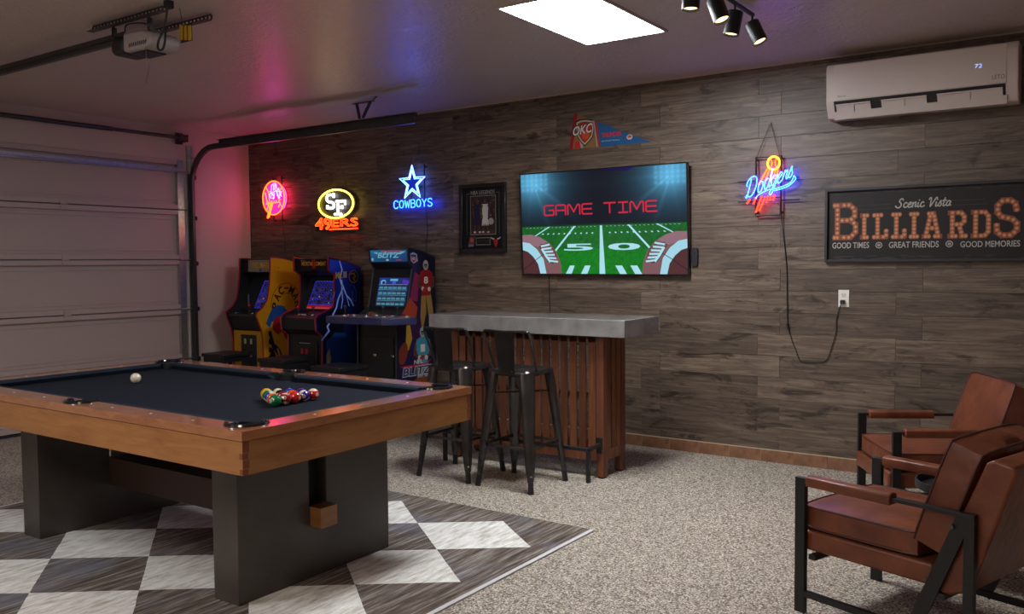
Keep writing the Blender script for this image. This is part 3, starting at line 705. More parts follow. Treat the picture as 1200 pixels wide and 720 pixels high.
# ================================================================== PICTURE, PENNANT, SIGN
t = thing('framed_photo', 'black framed basketball photograph with mat, left of the television', 'picture', (2.85, -.002, 1.52))
PW, PH2 = .497, .597
m = MB()
for a in ((0, PW, 0, .035), (0, PW, PH2-.035, PH2), (0, .035, .035, PH2-.035), (PW-.035, PW, .035, PH2-.035)): m.bb(a[0], a[1], -.028, 0, a[2], a[3])
m.build('frame', BLKG, t, bevel=.002)
c = Canvas(); c.rect(.034, .034, PW-.034, PH2-.034, K('#0c0c0e')); c.up(); GR = K('#6d6a66')
for (a, b_, d_, e2) in ((.073, .156, .076, .517), (.420, .156, .423, .517), (.073, .514, .11, .517), (.39, .514, .423, .517)): c.rect(a, b_, d_, e2, GR)
c.text('NBA LEGENDS', .12, .505, .255, .034, K('#8a8784'), None, .01)
c.rect(.112, .156, .388, .495, K('#77736e')); c.up(); c.rect(.118, .162, .382, .489, K('#2a1d20')); c.up()
for i in range(90): c.disc(random.uniform(.13, .37), random.uniform(.30, .48), random.uniform(.004, .009), random.uniform(.005, .01), random.choice([K('#5a3a38'), K('#3a2a30'), K('#6b5a58'), K('#3a1518')]), None, None, 7)
c.up(); c.rect(.118, .162, .382, .20, K('#3f2623')); c.up()
for cx, jc, sk in ((.185, K('#1c1a38'), K('#4a3024')), (.275, K('#b0aaa4'), K('#4c3226'))):
    c.poly([(cx-.028, .28), (cx+.026, .28), (cx+.034, .42), (cx-.036, .42)], jc); c.disc(cx, .445, .015, .020, sk, c.L, None, 12)
    c.line([(cx-.03, .41), (cx-.045, .35), (cx-.03, .31)], .012, sk); c.line([(cx+.03, .41), (cx+.048, .36), (cx+.04, .30)], .012, sk)
    c.poly([(cx-.032, .29), (cx+.030, .29), (cx+.036, .235), (cx+.004, .235), (cx, .26), (cx-.006, .235), (cx-.038, .235)], jc)
    c.line([(cx-.02, .24), (cx-.024, .185)], .013, sk); c.line([(cx+.02, .24), (cx+.026, .185)], .013, sk)
    c.disc(cx-.024, .180, .014, .008, K('#aaa6a0'), None, None, 8); c.disc(cx+.03, .180, .014, .008, K('#aaa6a0'), None, None, 8)
c.disc(.335, .27, .03, .03, K('#8d8780'), None, None, 10)
c.up(2); c.rect(.172, .067, .326, .133, GR); c.up(); c.rect(.178, .073, .320, .127, K('#151414')); c.up()
c.text('signature plate', .19, .095, .12, .014, K('#3a3836'))
c.poly([(.085, .05), (.15, .06), (.165, .145), (.105, .14)], K('#55323f')); c.up(); c.disc(.128, .112, .018, .018, K('#9a4a2a')); c.rect(.09, .056, .145, .075, K('#6a6670'))
c.poly([(.360, .118), (.41, .118), (.405, .08), (.39, .048), (.378, .048), (.366, .08)], K('#8c1520')); c.poly([(.362, .112), (.335, .122), (.332, .135), (.350, .128), (.372, .122)], K('#9a958e')); c.poly([(.408, .112), (.433, .122), (.438, .136), (.42, .128), (.398, .122)], K('#9a958e'))
c.build('print', PRINT, t, lambda u, v, l: (u, -.010-l, v))
# pennant
t = thing('pennant', 'blue and orange felt basketball pennant on the wall above the television', 'pennant', (3.96, -.002, 2.34))
MB().prism([(.007, -.002), (.723, .0), (.053, .286)], 1, -.004, 0).build('felt', pm('pennant_felt', rgb('#17507f'), .9), t, smooth=False)
c = Canvas(); c.poly([(.036, -.002), (.29, -.0008), (.237, .208), (.082, .272)], K('#7c5e38')); c.up()
c.poly([(.007, -.002), (.038, -.002), (.086, .272), (.053, .286)], K('#8c1a26')); c.poly([(.055, .004), (.115, .004), (.10, .06), (.062, .06)], K('#b01f2c')); c.poly([(.115, .004), (.135, .004), (.125, .07), (.10, .07)], K('#9a9794'))
c.up()
SH = [(.066, .218), (.11, .232), (.17, .230), (.235, .214), (.240, .14), (.225, .08), (.19, .045), (.15, .012), (.115, .045), (.085, .09), (.068, .14)]
sc = lambda k: [(.152+(x-.152)*k, .128+(y-.128)*k) for x, y in SH]
c.poly(SH, K('#141a2c')); c.up(); c.poly(sc(.90), K('#b0a080')); c.up(); c.poly(sc(.76), K('#1a2136')); c.up(); c.poly(sc(.70), K('#a5251f')); c.up(); c.disc(.16, .105, .035, .035, K('#b8481f')); c.up()
c.text('OKC', .035, .098, .20, .085, K('#12182a'), None, .06, .35, .10); c.up(); c.text('OKC', .045, .103, .185, .072, K('#c9c4bc'), None, .02, .35, .10)
c.poly([(.228, .212), (.236, .209), (.268, -.001), (.260, -.001)], K('#9a9794')); c.poly([(.240, .207), (.262, .198), (.292, -.001), (.278, -.001)], K('#a01c2c'))
c.text('THUNDER', .305, .068, .175, .036, K('#c0202c'), None, .03); c.text('BASKETBALL', .303, .035, .165, .010, K('#8fa8c4'), None, .01)
c.disc(.548, .052, .026, .020, K('#b8b4ae')); c.up(); c.disc(.548, .055, .018, .011, K('#c04a22')); c.text('OKC', .535, .047, .026, .010, K('#12182a'))
c.build('print', PRINT, t, lambda u, v, l: (u, -.0045-l, v))
# billiards sign
BX, BZ, BW, BH = 5.985, 1.417, 1.222, .491
t = thing('billiards_sign', 'long black framed wall sign with bulb lettered word and white tag lines', 'sign', (BX, -.002, BZ))
m = MB()
for a in ((0, BW, 0, .018), (0, BW, BH-.018, BH), (0, .018, .018, BH-.018), (BW-.018, BW, .018, BH-.018)): m.bb(a[0], a[1], -.034, 0, a[2], a[3])
m.build('frame', BLK, t, bevel=.0015)
c = Canvas(); c.rect(.017, .017, BW-.017, BH-.017, K('#1d1a1b')); c.up()
for i in range(60):
    x = random.uniform(.03, BW-.03); y = random.choice([random.uniform(.45, .47), random.uniform(.02, .04)]); a = random.uniform(.01, .05)
    c.disc(x, y, min(a, BW-.02-x), .003, K('#3b3234'), None, None, 7)
c.up()
LC, LE, BC, BE = K('#7d4630'), K('#5a2f22'), K('#d39a72'), K('#9a5638')
slab = {  # strokes on a unit box
 'B': [[(.12, 0), (.12, 1)], [(-.02, 1), (.72, 1), (.95, .86), (.95, .64), (.74, .53), (.12, .53)], [(.74, .53), (1, .40), (1, .16), (.76, 0), (-.02, 0)]],
 'I': [[(.5, 0), (.5, 1)], [(.0, 1), (1, 1)], [(0, 0), (1, 0)]],
 'L': [[(.28, 0), (.28, 1)], [(0, 1), (.56, 1)], [(0, 0), (.98, 0), (.98, .28)]],
 'A': [[(.14, 0), (.42, 1), (.58, 1), (.86, 0)], [(.26, .36), (.74, .36)], [(0, 0), (.32, 0)], [(.68, 0), (1, 0)], [(.32, 1), (.6, 1)]],
 'R': [[(.2, 0), (.2, 1)], [(.0, 1), (.75, 1), (.95, .85), (.95, .62), (.75, .5), (.2, .5)], [(.62, .5), (.84, 0)], [(0, 0), (.42, 0)], [(.72, 0), (1.05, 0)]],
 'D': [[(.2, 0), (.2, 1)], [(0, 1), (.78, 1), (1, .82), (1, .18), (.78, 0), (0, 0)]],
 'S': [[(.95, .72), (.88, .92), (.65, 1), (.30, 1), (.06, .86), (.06, .66), (.24, .54), (.76, .46), (.97, .34), (.97, .14), (.70, 0), (.28, 0), (.05, .10), (.03, .30)]]}
lets = [('B', .062, .195, .165, .380), ('I', .232, .268, .163, .307), ('L', .312, .388, .163, .306), ('L', .428, .498, .162, .306), ('I', .535, .572, .161, .305), ('A', .608, .710, .160, .304), ('R', .757, .846, .158, .304), ('D', .887, .975, .157, .303), ('S', 1.016, 1.130, .157, .368)]
bulbs = []
for ch, xa, xb, za, zb_ in lets:
    th = .030 if ch not in 'BS' or zb_ < .31 else .036
    for q in slab[ch]:
        pts = [(xa+a*(xb-xa), za+b_*(zb_-za)) for a, b_ in q]; c.line(pts, th, LC)
        L_ = [0]
        for i in range(1, len(pts)): L_.append(L_[-1]+math.dist(pts[i], pts[i-1]))
        nb = max(1, round(L_[-1]/(.0255 if th < .034 else .030)))
        for k in range(nb+1):
            s_ = L_[-1]*k/nb; i = next(i for i in range(1, len(L_)) if L_[i] >= s_-1e-9); f = (s_-L_[i-1])/max(1e-9, L_[i]-L_[i-1])
            p = (pts[i-1][0]+f*(pts[i][0]-pts[i-1][0]), pts[i-1][1]+f*(pts[i][1]-pts[i-1][1]))
            if all(math.dist(p, o_) > .018 for o_ in bulbs): bulbs.append(p); 
c.up()
for p in bulbs: c.disc(p[0], p[1], .0135, .0135, BC, None, BE, 12)
c.up(); TX = K('#a8a29c')
for q in cursive('Scenic Vista', .442, .350, .056, .22, .0, 1.03)[0]: c.line([tuple(p)[:2] for p in crom([(a, b_, 0) for a, b_ in q], 5)], .0075, TX)
c.text('GOOD TIMES', .047, .092, .235, .040, TX, None, .012); c.text('GREAT FRIENDS', .404, .090, .296, .040, TX, None, .012); c.text('GOOD MEMORIES', .822, .087, .324, .038, TX, None, .012)
for x in (.343, .760):
    c.disc(x, .110, .021, .021, TX); c.up(); c.disc(x, .110, .016, .016, K('#3a3636')); c.up(); c.disc(x, .110, .009, .009, TX); c.up(); c.text('8', x-.003, .104, .006, .012, K('#2a2628'))
c.line([(.17, .344), (.42, .350)], .0012, K('#5a5452')); c.line([(.20, .372), (.42, .376)], .0012, K('#5a5452')); c.line([(.77, .352), (.97, .352)], .0012, K('#5a5452')); c.line([(.77, .38), (.95, .38)], .0012, K('#5a5452'))
c.build('print', PRINT, t, lambda u, v, l: (u, -.012-l, v))

# ================================================================== OUTLET, REMOTE
t = thing('wall_outlet', 'white duplex wall outlet with the neon sign plug in its lower socket', 'outlet', (6.107, 0, 1.173))
MB().bb(-.035, .035, -.006, 0, -.058, .058).build('cover_plate', pm('outlet_white', rgb('#e0dcd4'), .35), t, bevel=.002)
m = MB()
for z in (.021, -.021): m.bb(-.016, .016, -.008, -.005, z-.014, z+.014)
m.build('socket_face', pm('outlet_face', rgb('#cfcac0'), .4), t, smooth=False)
m = MB()
for z in (.021,): m.bb(-.008, -.006, -.0085, -.007, z-.002, z+.008).bb(.006, .008, -.0085, -.007, z-.002, z+.008).bb(-.002, .002, -.0085, -.007, z-.010, z-.006)
m.build('slots', BLK, t, smooth=False)
t = thing('remote_control', 'small black remote control clipped to the wall right of the television', 'remote', (5.047, -.003, 1.462))
MB().prism([(-.020, -.068), (.020, -.068), (.024, -.055), (.024, .055), (.014, .070), (-.014, .070), (-.024, .055), (-.024, -.055)], 1, -.020, .0).build('body', BLK, t, bevel=.004)
c = Canvas(); c.disc(0, .025, .013, .013, K('#2a2444')); c.up(); c.disc(0, .025, .006, .006, K('#101014'))
for i in range(3):
    for j in range(3): c.disc(-.010+.010*i, -.005-.013*j, .0032, .0032, K('#2c2c30'))
c.build('buttons', PRINT, t, lambda u, v, l: (u, -.0205-l, v))

# ================================================================== AIR CONDITIONER
ACW = pm('ac_white', rgb('#cdbfb8'), .28, 0, .5, .3)
t = thing('air_conditioner', 'long white wall mounted air conditioner at top right under the ceiling', 'air conditioner', (6.03, -.002, 2.35))
AW = 1.09
prof = [(0, .005), (-.12, .0), (-.150, .008), (-.192, .085), (-.200, .115), (-.203, .30), (-.196, .335), (-.180, .350), (0, .352)]
m = MB(); m.prism([(y, z) for y, z in prof][::-1], 0, 0, AW); m.build('body', ACW, t, bevel=.008, seg=3)
MB().bb(.0455, AW-.06, -.2045, -.196, .112, .340).build('front_panel', ACW, t, bevel=.003)
MB().prism([(-.168, .046), (-.199, .108), (-.2035, .108), (-.1725, .044)], 0, .05, AW-.065).build('air_slot', BLK, t, smooth=False)
for a, b_ in ((.065, .275), (.34, .60), (.66, 1.01)):
    lv = MB(); lv.prism([(-.174, .042), (-.178, .040), (-.202, .084), (-.197, .086)], 0, a, b_); lv.prism([(-.197, .082), (-.214, .080), (-.214, .086), (-.197, .089)], 0, a, b_); lv.build('louver', ACW, t, smooth=False)
    for x_ in (a+(b_-a)*.5,): MB().prism([(-.180, .040), (-.184, .040), (-.208, .084), (-.202, .084)], 0, x_-.004, x_+.004).build('louver_rib', ACW, t, smooth=False)
MB().prism([(-.150, -.004), (-.156, -.004), (-.180, .042), (-.174, .044)], 0, .045, AW-.06).build('vane', ACW, t, smooth=False)
c = Canvas(); c.text('LETO', .955, .138, .065, .024, K('#5d554f')); c.text('Blue', .075, .132, .05, .012, K('#6f665f')); c.build('lettering', PRINT, t, lambda u, v, l: (u, -.2048-l, v))
c = Canvas(); c.text('72', .862, .214, .040, .024, K('#9fc0ff')); c.build('display', emis('ac_digits', rgb('#8fb0ff'), 1.6), t, lambda u, v, l: (u, -.2049-l, v))

# ================================================================== NEON SIGNS
def neon(name, hexc, st, core=None): return emis(name, rgb(hexc), st*NEON)
def nl(name, c, st): return emis(name, c, st*NEON)
N_RED = nl('neon_red', (1, .014, .003), 11); N_ORG = nl('neon_orange', (1, .045, .004), 9); N_YEL = nl('neon_yellow', (1, .72, .06), 5.0)
N_BLU = nl('neon_blue', (.006, .035, 1), 26); N_ICE = nl('neon_ice', (.08, .20, 1), 9); N_WHT = nl('neon_white', (1, .90, .86), 3.6); N_PNK = nl('neon_pink', (1, .02, .42), 40)
N_HAL = nl('added_halo_glow', (1, .02, .10), 16); N_LIL = nl('neon_lilac', (1, .06, .85), 10); N_GOLD = nl('neon_gold', (1, .32, .012), 6); N_CYA = nl('neon_cyan', (.010, .055, 1), 24)
SF = BLKM
ACR = pm('clear_backing', (.05, .05, .055), .2)
def signframe(t, xs, z0, z1, bars):
    m = MB()
    for x in xs: m.tube([(x, -.035, z0), (x, -.035, z1)], .007, 8)
    m.build('frame', SF, t)
    for x0, x1, z in bars: MB().tube([(x0, -.030, z), (x1, -.030, z)], .0045, 6).build('cross_bar', SF, t)
    for x in xs:
        for z in (z0+.02, z1-.02): MB().cyl((x, -.035, z), (x, 0, z), .006, 8).build('standoff', SF, t)
CHN = pm('chain_metal', (.16, .13, .10), .4, .7)
def chain(t, top, a, b):
    for p in (a, b): MB().tube([(p[0], -.03, p[1]), (top[0], -.012, top[1])], .0026, 5).build('chain', CHN, t)
    MB().cyl((top[0], -.016, top[1]), (top[0], 0.0, top[1]), .004, 6).build('nail', CHN, t)
def tubes(t, name, mat, strokes, y, r=.0065, smooth=True, closed=False, seg=6, parent=None):
    m = MB()
    for q in strokes:
        P = [(a, y, b) for a, b in q]
        if smooth: P = crom(P, 4, closed)
        m.tube(P, r, seg, 0, closed)
    return m.build(name, mat, parent or t)
ell = lambda cx, cz, rx, rz, n=40: [(cx+rx*math.cos(2*PI*i/n), cz+rz*math.sin(2*PI*i/n)) for i in range(n)]
# 1 baseball sign with bat and hat
t = thing('neon_sign', 'round pink and orange baseball neon sign with bat, nearest the garage door', 'neon sign', (.46, -.002, 2.12), group='neon signs on the plank wall')
signframe(t, (-.035, .095), -.25, .22, ((-.20, .0, .01), (.0, .23, .10), (.0, .22, -.11)))
chain(t, (.03, .375), (-.035, .215), (.095, .215))
MB().prism(ell(.0, 0, .165, .165, 32), 1, -.052, -.044).build('lit_disc', emis('disc_pink', (.85, .025, .38), 1.3), t)
tubes(t, 'ring_tube', N_ORG, [ell(-.0, 0, .165, .172)], -.065, .0062, False, True)
tubes(t, 'added_halo_ring', N_HAL, [ell(0, 0, .15, .15)], -.030, .006, False, True)  # unseen ring behind the disc, added to throw coloured light on the wall
tubes(t, 'seam_tube', N_ORG, [[(-.12, .12), (-.075, .05), (-.07, -.04), (-.11, -.12)], [(.12, .10), (.085, .03), (.09, -.05), (.13, -.10)], [(-.13, .06), (-.085, -.08), (-.06, -.08)], [(.07, -.10), (.09, -.07)]], -.063, .005)
tubes(t, 'bat_tube', N_ORG, [[(-.095, -.20), (-.075, -.195), (-.01, -.05), (-.03, -.04), (-.095, -.20)]], -.068, .008, False)
L_, wd = cursive('s', 0, 0, .05)
tubes(t, 'script_tube', N_ORG, [[(-.11, -.055), (-.09, -.03), (-.08, -.055), (-.06, -.03), (-.05, -.055), (-.02, -.025), (-.01, -.055), (.02, -.03), (.03, -.055), (.05, -.025), (.06, -.055), (.09, -.03), (.12, -.02)], [(-.12, -.062), (.0, -.052), (.11, -.050)]], -.070, .003)
tubes(t, 'hat_tube', N_LIL, [[(-.03, .075), (-.02, .13), (.04, .145), (.055, .09)], [(-.055, .07), (.0, .06), (.075, .085)], [(.01, .135), (.005, .075)], [(.03, .14), (.028, .08)]], -.068, .0045)
tubes(t, 'glove_tube', N_LIL, [[(-.05, .04), (-.02, .06), (.02, .045), (.0, .0), (-.04, .005), (-.05, .04)], [(-.02, .04), (-.015, .018)], [(.085, .10), (.10, .03), (.08, -.01)], [(.06, .07), (.12, .05)], [(.105, .02), (.13, .06)]], -.069, .0048)
tubes(t, 'blue_tube', N_CYA, [[(-.035, .055), (.01, .02), (.0, -.01)], [(.05, .07), (.07, .01), (.095, .0)], [(.11, .04), (.12, .01)]], -.066, .004)
MB().tube(crom([(.085, -.03, -.26), (.095, -.012, -.45), (.10, -.010, -.68), (.12, -.014, -.95), (.13, -.012, -1.3)]), .003, 5).build('power_cord', CORD, t)
# 2 oval sign
t = thing('neon_sign', 'yellow oval neon sign with white letters above red outlined lettering', 'neon sign', (1.35, -.002, 2.02), group='neon signs on the plank wall')
MB().prism(ell(0, 0, .25, .147, 36), 1, -.040, -.034).build('backing_plate', BLK, t, smooth=False)
tubes(t, 'oval_tube', N_YEL, [ell(0, 0, .238, .137)], -.055, .0085, False, True)
def slab_text(name, body, x, z, w_, h, off, mat, y0, y1, sh=0, rot=0):
    vs, fs, es = glyph(body, off, True, sh); m = MB(); n = len(vs)
    P = [(x+u*w_, y1, z+v*h) for u, v in vs]; Q = [(x+u*w_, y0, z+v*h) for u, v in vs]
    m.add(P+Q, [list(f) for f in fs]+[[i+n for i in f][::-1] for f in fs])
    from collections import Counter
    ec = Counter()
    for f in fs:
        for i in range(len(f)): ec[tuple(sorted((f[i], f[(i+1) % len(f)])))] += 1
    for (a, b_), k in ec.items():
        if k == 1: m.add([P[a], P[b_], Q[b_], Q[a]], [(0, 1, 2, 3)])
    return m.build(name, mat, t, smooth=False)
tubes(t, 'letter_tube', N_WHT, [[(-.015, .10), (-.03, .088), (-.085, .09), (-.112, .070), (-.112, .045), (-.090, .022), (-.03, .012), (-.015, -.012), (-.03, -.038), (-.085, -.040), (-.105, -.02)], [(-.015, .10), (-.015, .06)]], -.062, .0115)
tubes(t, 'letter_tube', N_WHT, [[(.015, .022), (.135, .022), (.135, -.015)], [(.035, .022), (.035, -.095)], [(.035, -.035), (.095, -.035)], [(.095, -.02), (.095, -.052)]], -.060, .012, False)
tubes(t, 'serif_tube', N_WHT, [[(-.012, -.102), (.082, -.102)], [(-.108, -.045), (-.108, -.01)]], -.060, .012, False)
MB().bb(-.30, .295, -.036, -.030, -.262, -.148).build('lower_plate', BLK, t, smooth=False)
def outline_tubes(name, body, x, z, w_, h, off, mat, y, r):
    vs, fs, es = glyph(body, off, False); nb = {}
    for a, b_ in es: nb.setdefault(a, []).append(b_); nb.setdefault(b_, []).append(a)
    seen = set(); m = MB()
    for s_ in nb:
        if s_ in seen: continue
        loop = [s_]; seen.add(s_); cur = s_
        while True:
            nx = [q for q in nb[cur] if q not in seen]
            if not nx: break
            cur = nx[0]; seen.add(cur); loop.append(cur)
        if len(loop) > 3: m.tube([(x+vs[i][0]*w_, y, z+vs[i][1]*h) for i in loop], r, 5, 0, True)
    return m.build(name, mat, t)
N_FIL = nl('red_glow_fill', (.8, .018, .008), .8); N_OUT = nl('neon_orange_outline', (1, .06, .006), 5)  # red glow between the outline tubes, put into the fill as dim emission
slab_text('number_fill', '49', -.295, -.245, .22, .115, .05, N_FIL, -.036, -.042)
slab_text('letter_fill', 'ERS', -.065, -.222, .35, .078, .02, N_FIL, -.036, -.042)
outline_tubes('number_tube', '49', -.295, -.245, .22, .115, .05, N_OUT, -.047, .0032)
outline_tubes('letter_tube', 'ERS', -.065, -.222, .35, .078, .02, N_OUT, -.047, .0026)
tubes(t, 'underline_tube', N_RED, [[(-.10, -.246), (.285, -.246)]], -.050, .0055, False)
chain(t, (.023, .39), (-.088, .14), (.145, .13))
for x in (-.15, .15): MB().cyl((x, -.034, .05), (x, 0, .05), .006, 8).build('standoff', SF, t)
MB().tube(crom([(.14, -.02, -.26), (.15, -.012, -.5), (.14, -.012, -.8), (.15, -.012, -1.2)]), .003, 5).build('power_cord', CORD, t)
# 3 star sign
t = thing('neon_sign', 'blue and white star neon sign above the tall right arcade cabinet', 'neon sign', (2.34, -.002, 2.10), group='neon signs on the plank wall')
signframe(t, (-.032, .125), -.12, .225, ((-.28, .0, .085), (.12, .25, .09), (.12, .24, -.09)))
def star(R, r, cx=-.004, cz=.062, rr=0): return [(cx+(R if i % 2 == 0 else r)*math.sin(2*PI*i/10), cz+(R if i % 2 == 0 else r)*1.02*math.cos(2*PI*i/10)) for i in range(10)]
tubes(t, 'outer_star_tube', N_ICE, [star(.158, .063)], -.055, .0056, False, True)
tubes(t, 'inner_star_tube', N_ICE, [star(.116, .046)], -.055, .0044, False, True)
MB().prism(star(.10, .038)[::-1], 1, -.047, -.044).build('star_plate', emis('star_glow', (.01, .03, .55), .8), t, smooth=False)
L_, wd = stroketext('COWBOYS', 0, 0, .072, .20, 1.0); k_ = .455/wd
L_ = [[(-.228+a*k_, -.158+b_*.95+.004*(a*k_)/.45) for a, b_ in q] for q in L_]
m = MB()
for q in L_:
    m.tube([(a, -.055, b_) for a, b_ in q], .0046, 6)
m.build('letter_tube', N_BLU, t)
chain(t, (.047, .42), (-.032, .222), (.125, .222))
MB().tube(crom([(.125, -.02, -.12), (.135, -.012, -.35), (.12, -.012, -.55), (.125, -.014, -.85), (.13, -.012, -1.1)]), .003, 5).build('power_cord', CORD, t)
# 4 script sign
t = thing('neon_sign', 'blue script neon sign with flying red and yellow baseball on a black frame', 'neon sign', (5.5, -.002, 1.75), group='neon signs on the plank wall')
signframe(t, (.012, .188), .0, .41, ((-.12, .02, .243), (-.12, .02, .10), (.18, .315, .10), (.18, .31, .25)))
MB().tube([(.012, -.035, .0), (.188, -.035, .0)], .007, 8).build('frame', SF, t); MB().tube([(.012, -.035, .405), (.188, -.035, .405)], .004, 8).build('cross_bar', SF, t); MB().tube([(.012, -.035, .12), (.188, -.035, .12)], .005, 8).build('cross_bar', SF, t)
chain(t, (.105, .643), (.012, .405), (.178, .405))
tubes(t, 'ball_tube', N_GOLD, [ell(.142, .357, .042, .045, 24)], -.055, .0062, False, True)
tubes(t, 'seam_tube', N_ORG, [[(.118, .39), (.132, .357), (.120, .325)], [(.166, .39), (.152, .357), (.164, .325)]], -.055, .004)
tubes(t, 'upper_ray_tube', N_ORG, [[(.105, .33), (.038, .215)], [(.115, .318), (.085, .24)], [(.14, .308), (.118, .235)], [(.155, .308), (.145, .25)], [(.17, .316), (.168, .26)]], -.055, .0052, False)
tubes(t, 'lower_ray_tube', N_RED, [[(.02, .125), (.0, .08)], [(-.025, .115), (-.045, .085)], [(.06, .135), (.018, .02)], [(.085, .125), (.04, .03)], [(.105, .13), (.09, .085)], [(.125, .135), (.118, .10)], [(.15, .14), (.14, .10)]], -.054, .0055, False)
L_, wd = cursive('Dodgers', 0, 0, 1, .22, .0, 1); sc_ = .335/wd
L_ = [[(-.055+a*sc_, .115+b_*.135*(1-.15*a/wd)+.145*a/wd) for a, b_ in q] for q in L_]
m = MB()
for q in L_: m.tube(crom([(a, -.062, b_) for a, b_ in q], 4), .0036, 6)
m.build('script_tube', N_CYA, t)
m = MB()
for q in ([(.285, .262), (.26, .215), (.18, .185), (.10, .172), (.035, .140), (.02, .118)], [(.285, .262), (.295, .235), (.24, .190), (.15, .165)]): m.tube(crom([(a, -.060, b_) for a, b_ in q], 5), .0036, 6)
m.build('swoosh_tube', N_CYA, t)
cordp = [(.188, -.03, .0), (.20, -.008, -.15), (.222, -.006, -.35), (.228, -.007, -.55), (.232, -.007, -.76)]
MB().tube(crom(cordp), .0035, 6).build('power_cord', CORD, t)
MB().cyl((.232, -.008, -.76), (.24, -.008, -.80), .010, 10).build('cord_switch', CORD, t)
MB().tube(crom([(.24, -.007, -.80), (.265, -.006, -.88), (.29, -.006, -.94), (.32, -.006, -1.012), (.36, -.006, -1.022), (.44, -.006, -1.018), (.50, -.006, -1.0), (.535, -.008, -.90), (.562, -.008, -.80), (.560, -.008, -.73), (.58, -.010, -.65), (.600, -.022, -.602)]), .003, 6).build('power_cord', CORD, t)
MB().bb(.590, .614, -.030, -.007, -.612, -.588).build('plug', CORD, t, bevel=.002)

# ================================================================== ARCADE CABINETS
REDT = pm('red_edge_trim', rgb('#8e1220'), .3)
def arcade(name, label, x0, x1, prof, inner, scr, mar, colside, trim, base_panel, art, scrart, marart, gcol, deckmat=None):
    W_ = x1-x0; t = thing(name, label, 'arcade cabinet', (x0, 0, 0)); t['group'] = 'arcade cabinets against the plank wall'
    sm = pm('cabinet_side', colside, .35)
    for a in (0, W_-.018):
        sp = MB().prism(prof, 0, a, a+.018).build('side_panel', sm if a else pm('cabinet_side_black', (.012, .012, .014), .4), t, smooth=False)
        edge = [(a+.009, y-.001, z) for y, z in prof if True]
        MB().tube([(a+.009, p[0]-.0005, p[1]) for p in prof[1:] if not (p[0] > -.07 and p[1] < .1)], .0095, 6).build('edge_trim', trim, t)
        if a: art(sp, W_)
    bm = MB().prism(inner, 0, .0185, W_-.0185).build('body', BLK, t, smooth=False)
    def plane(p0, p1, ins=.0):
        a = Vector((0, p0[0], p0[1])); b = Vector((0, p1[0], p1[1])); d = (b-a); L = d.length; d.normalize(); n = Vector((0, -d.z, d.y))
        if n.y > 0: n = -n
        return L, (lambda u, v, l: tuple(a+d*v+n*(l+.002+ins)+Vector((.0185+u, 0, 0))))
    iw = W_-.037
    L, f = plane(*mar); c = Canvas(); marart(c, iw, L); c.build('marquee', gcol, t, f)
    L, f = plane(*scr); c = Canvas(); scrart(c, iw, L); c.build('monitor_screen', DIMSCREEN, t, f)
    return t, W_
def stick(t, x, y, z, col, h=.055):
    m = MB(); m.cyl((x, y, z), (x, y, z+h), .006, 8); m.lathe([(.022, 0), (.022, .003), (.008, .006)], (x, y, z), 14); s = m.build('joystick', BLK, t)
    MB().lathe([(.004, 0), (.013, .004), (.0165, .014), (.013, .025), (.004, .030)], (x, y, z+h-.004), 12).build('ball_top', col, s)
def button(t, x, y, z, col):
    MB().lathe([(.0155, 0), (.0155, .004), (.011, .006), (.010, .009)], (x, y, z), 12).build('button', col, t)
BR, BWt, BBl, BY = pm('button_red', rgb('#b51a1c'), .25), pm('button_white', rgb('#c9c6c2'), .25), pm('button_blue', rgb('#1d3f9c'), .25), pm('button_yellow', rgb('#c79a1c'), .25)
def maze(c, w_, h, x0, x1, y0, y1):
    c.rect(x0, y0, x1, y1, K('#080826')); c.up(); rnd = random.Random(5); B = K('#3a3ae0'); nx, ny = 9, 9
    dx = (x1-x0)/nx; dy = (y1-y0)/ny
    c.line([(x0+.006, y0+.006), (x1-.006, y0+.006), (x1-.006, y1-.006), (x0+.006, y1-.006)], .004, B, None, True)
    for i in range(nx):
        for j in range(ny):
            cx, cy = x0+dx*(i+.5), y0+dy*(j+.5); k = rnd.randint(0, 4)
            if k == 0: c.line([(cx-dx*.4, cy), (cx+dx*.4, cy)], .004, B)
            elif k == 1: c.line([(cx, cy-dy*.4), (cx, cy+dy*.4)], .004, B)
            elif k == 2: c.line([(cx-dx*.4, cy), (cx+dx*.1, cy), (cx+dx*.1, cy+dy*.4)], .004, B)
            elif k == 3: c.line([(cx-dx*.3, cy-dy*.25), (cx+dx*.3, cy-dy*.25), (cx+dx*.3, cy+dy*.25), (cx-dx*.3, cy+dy*.25)], .0035, B, None, True)
            c.disc(cx+dx*.45, cy+dy*.45, .002, .002, K('#c8b8a0'), None, None, 6)
    for _ in range(5): c.disc(x0+(x1-x0)*rnd.random(), y0+(y1-y0)*rnd.random(), .006, .006, K(rnd.choice(['#d03030', '#30c0d0', '#e0c030', '#d070a0'])), None, None, 8)
    c.up()
sidemap = lambda W_: (lambda u, v, l: (W_+.0005+l, u, v))
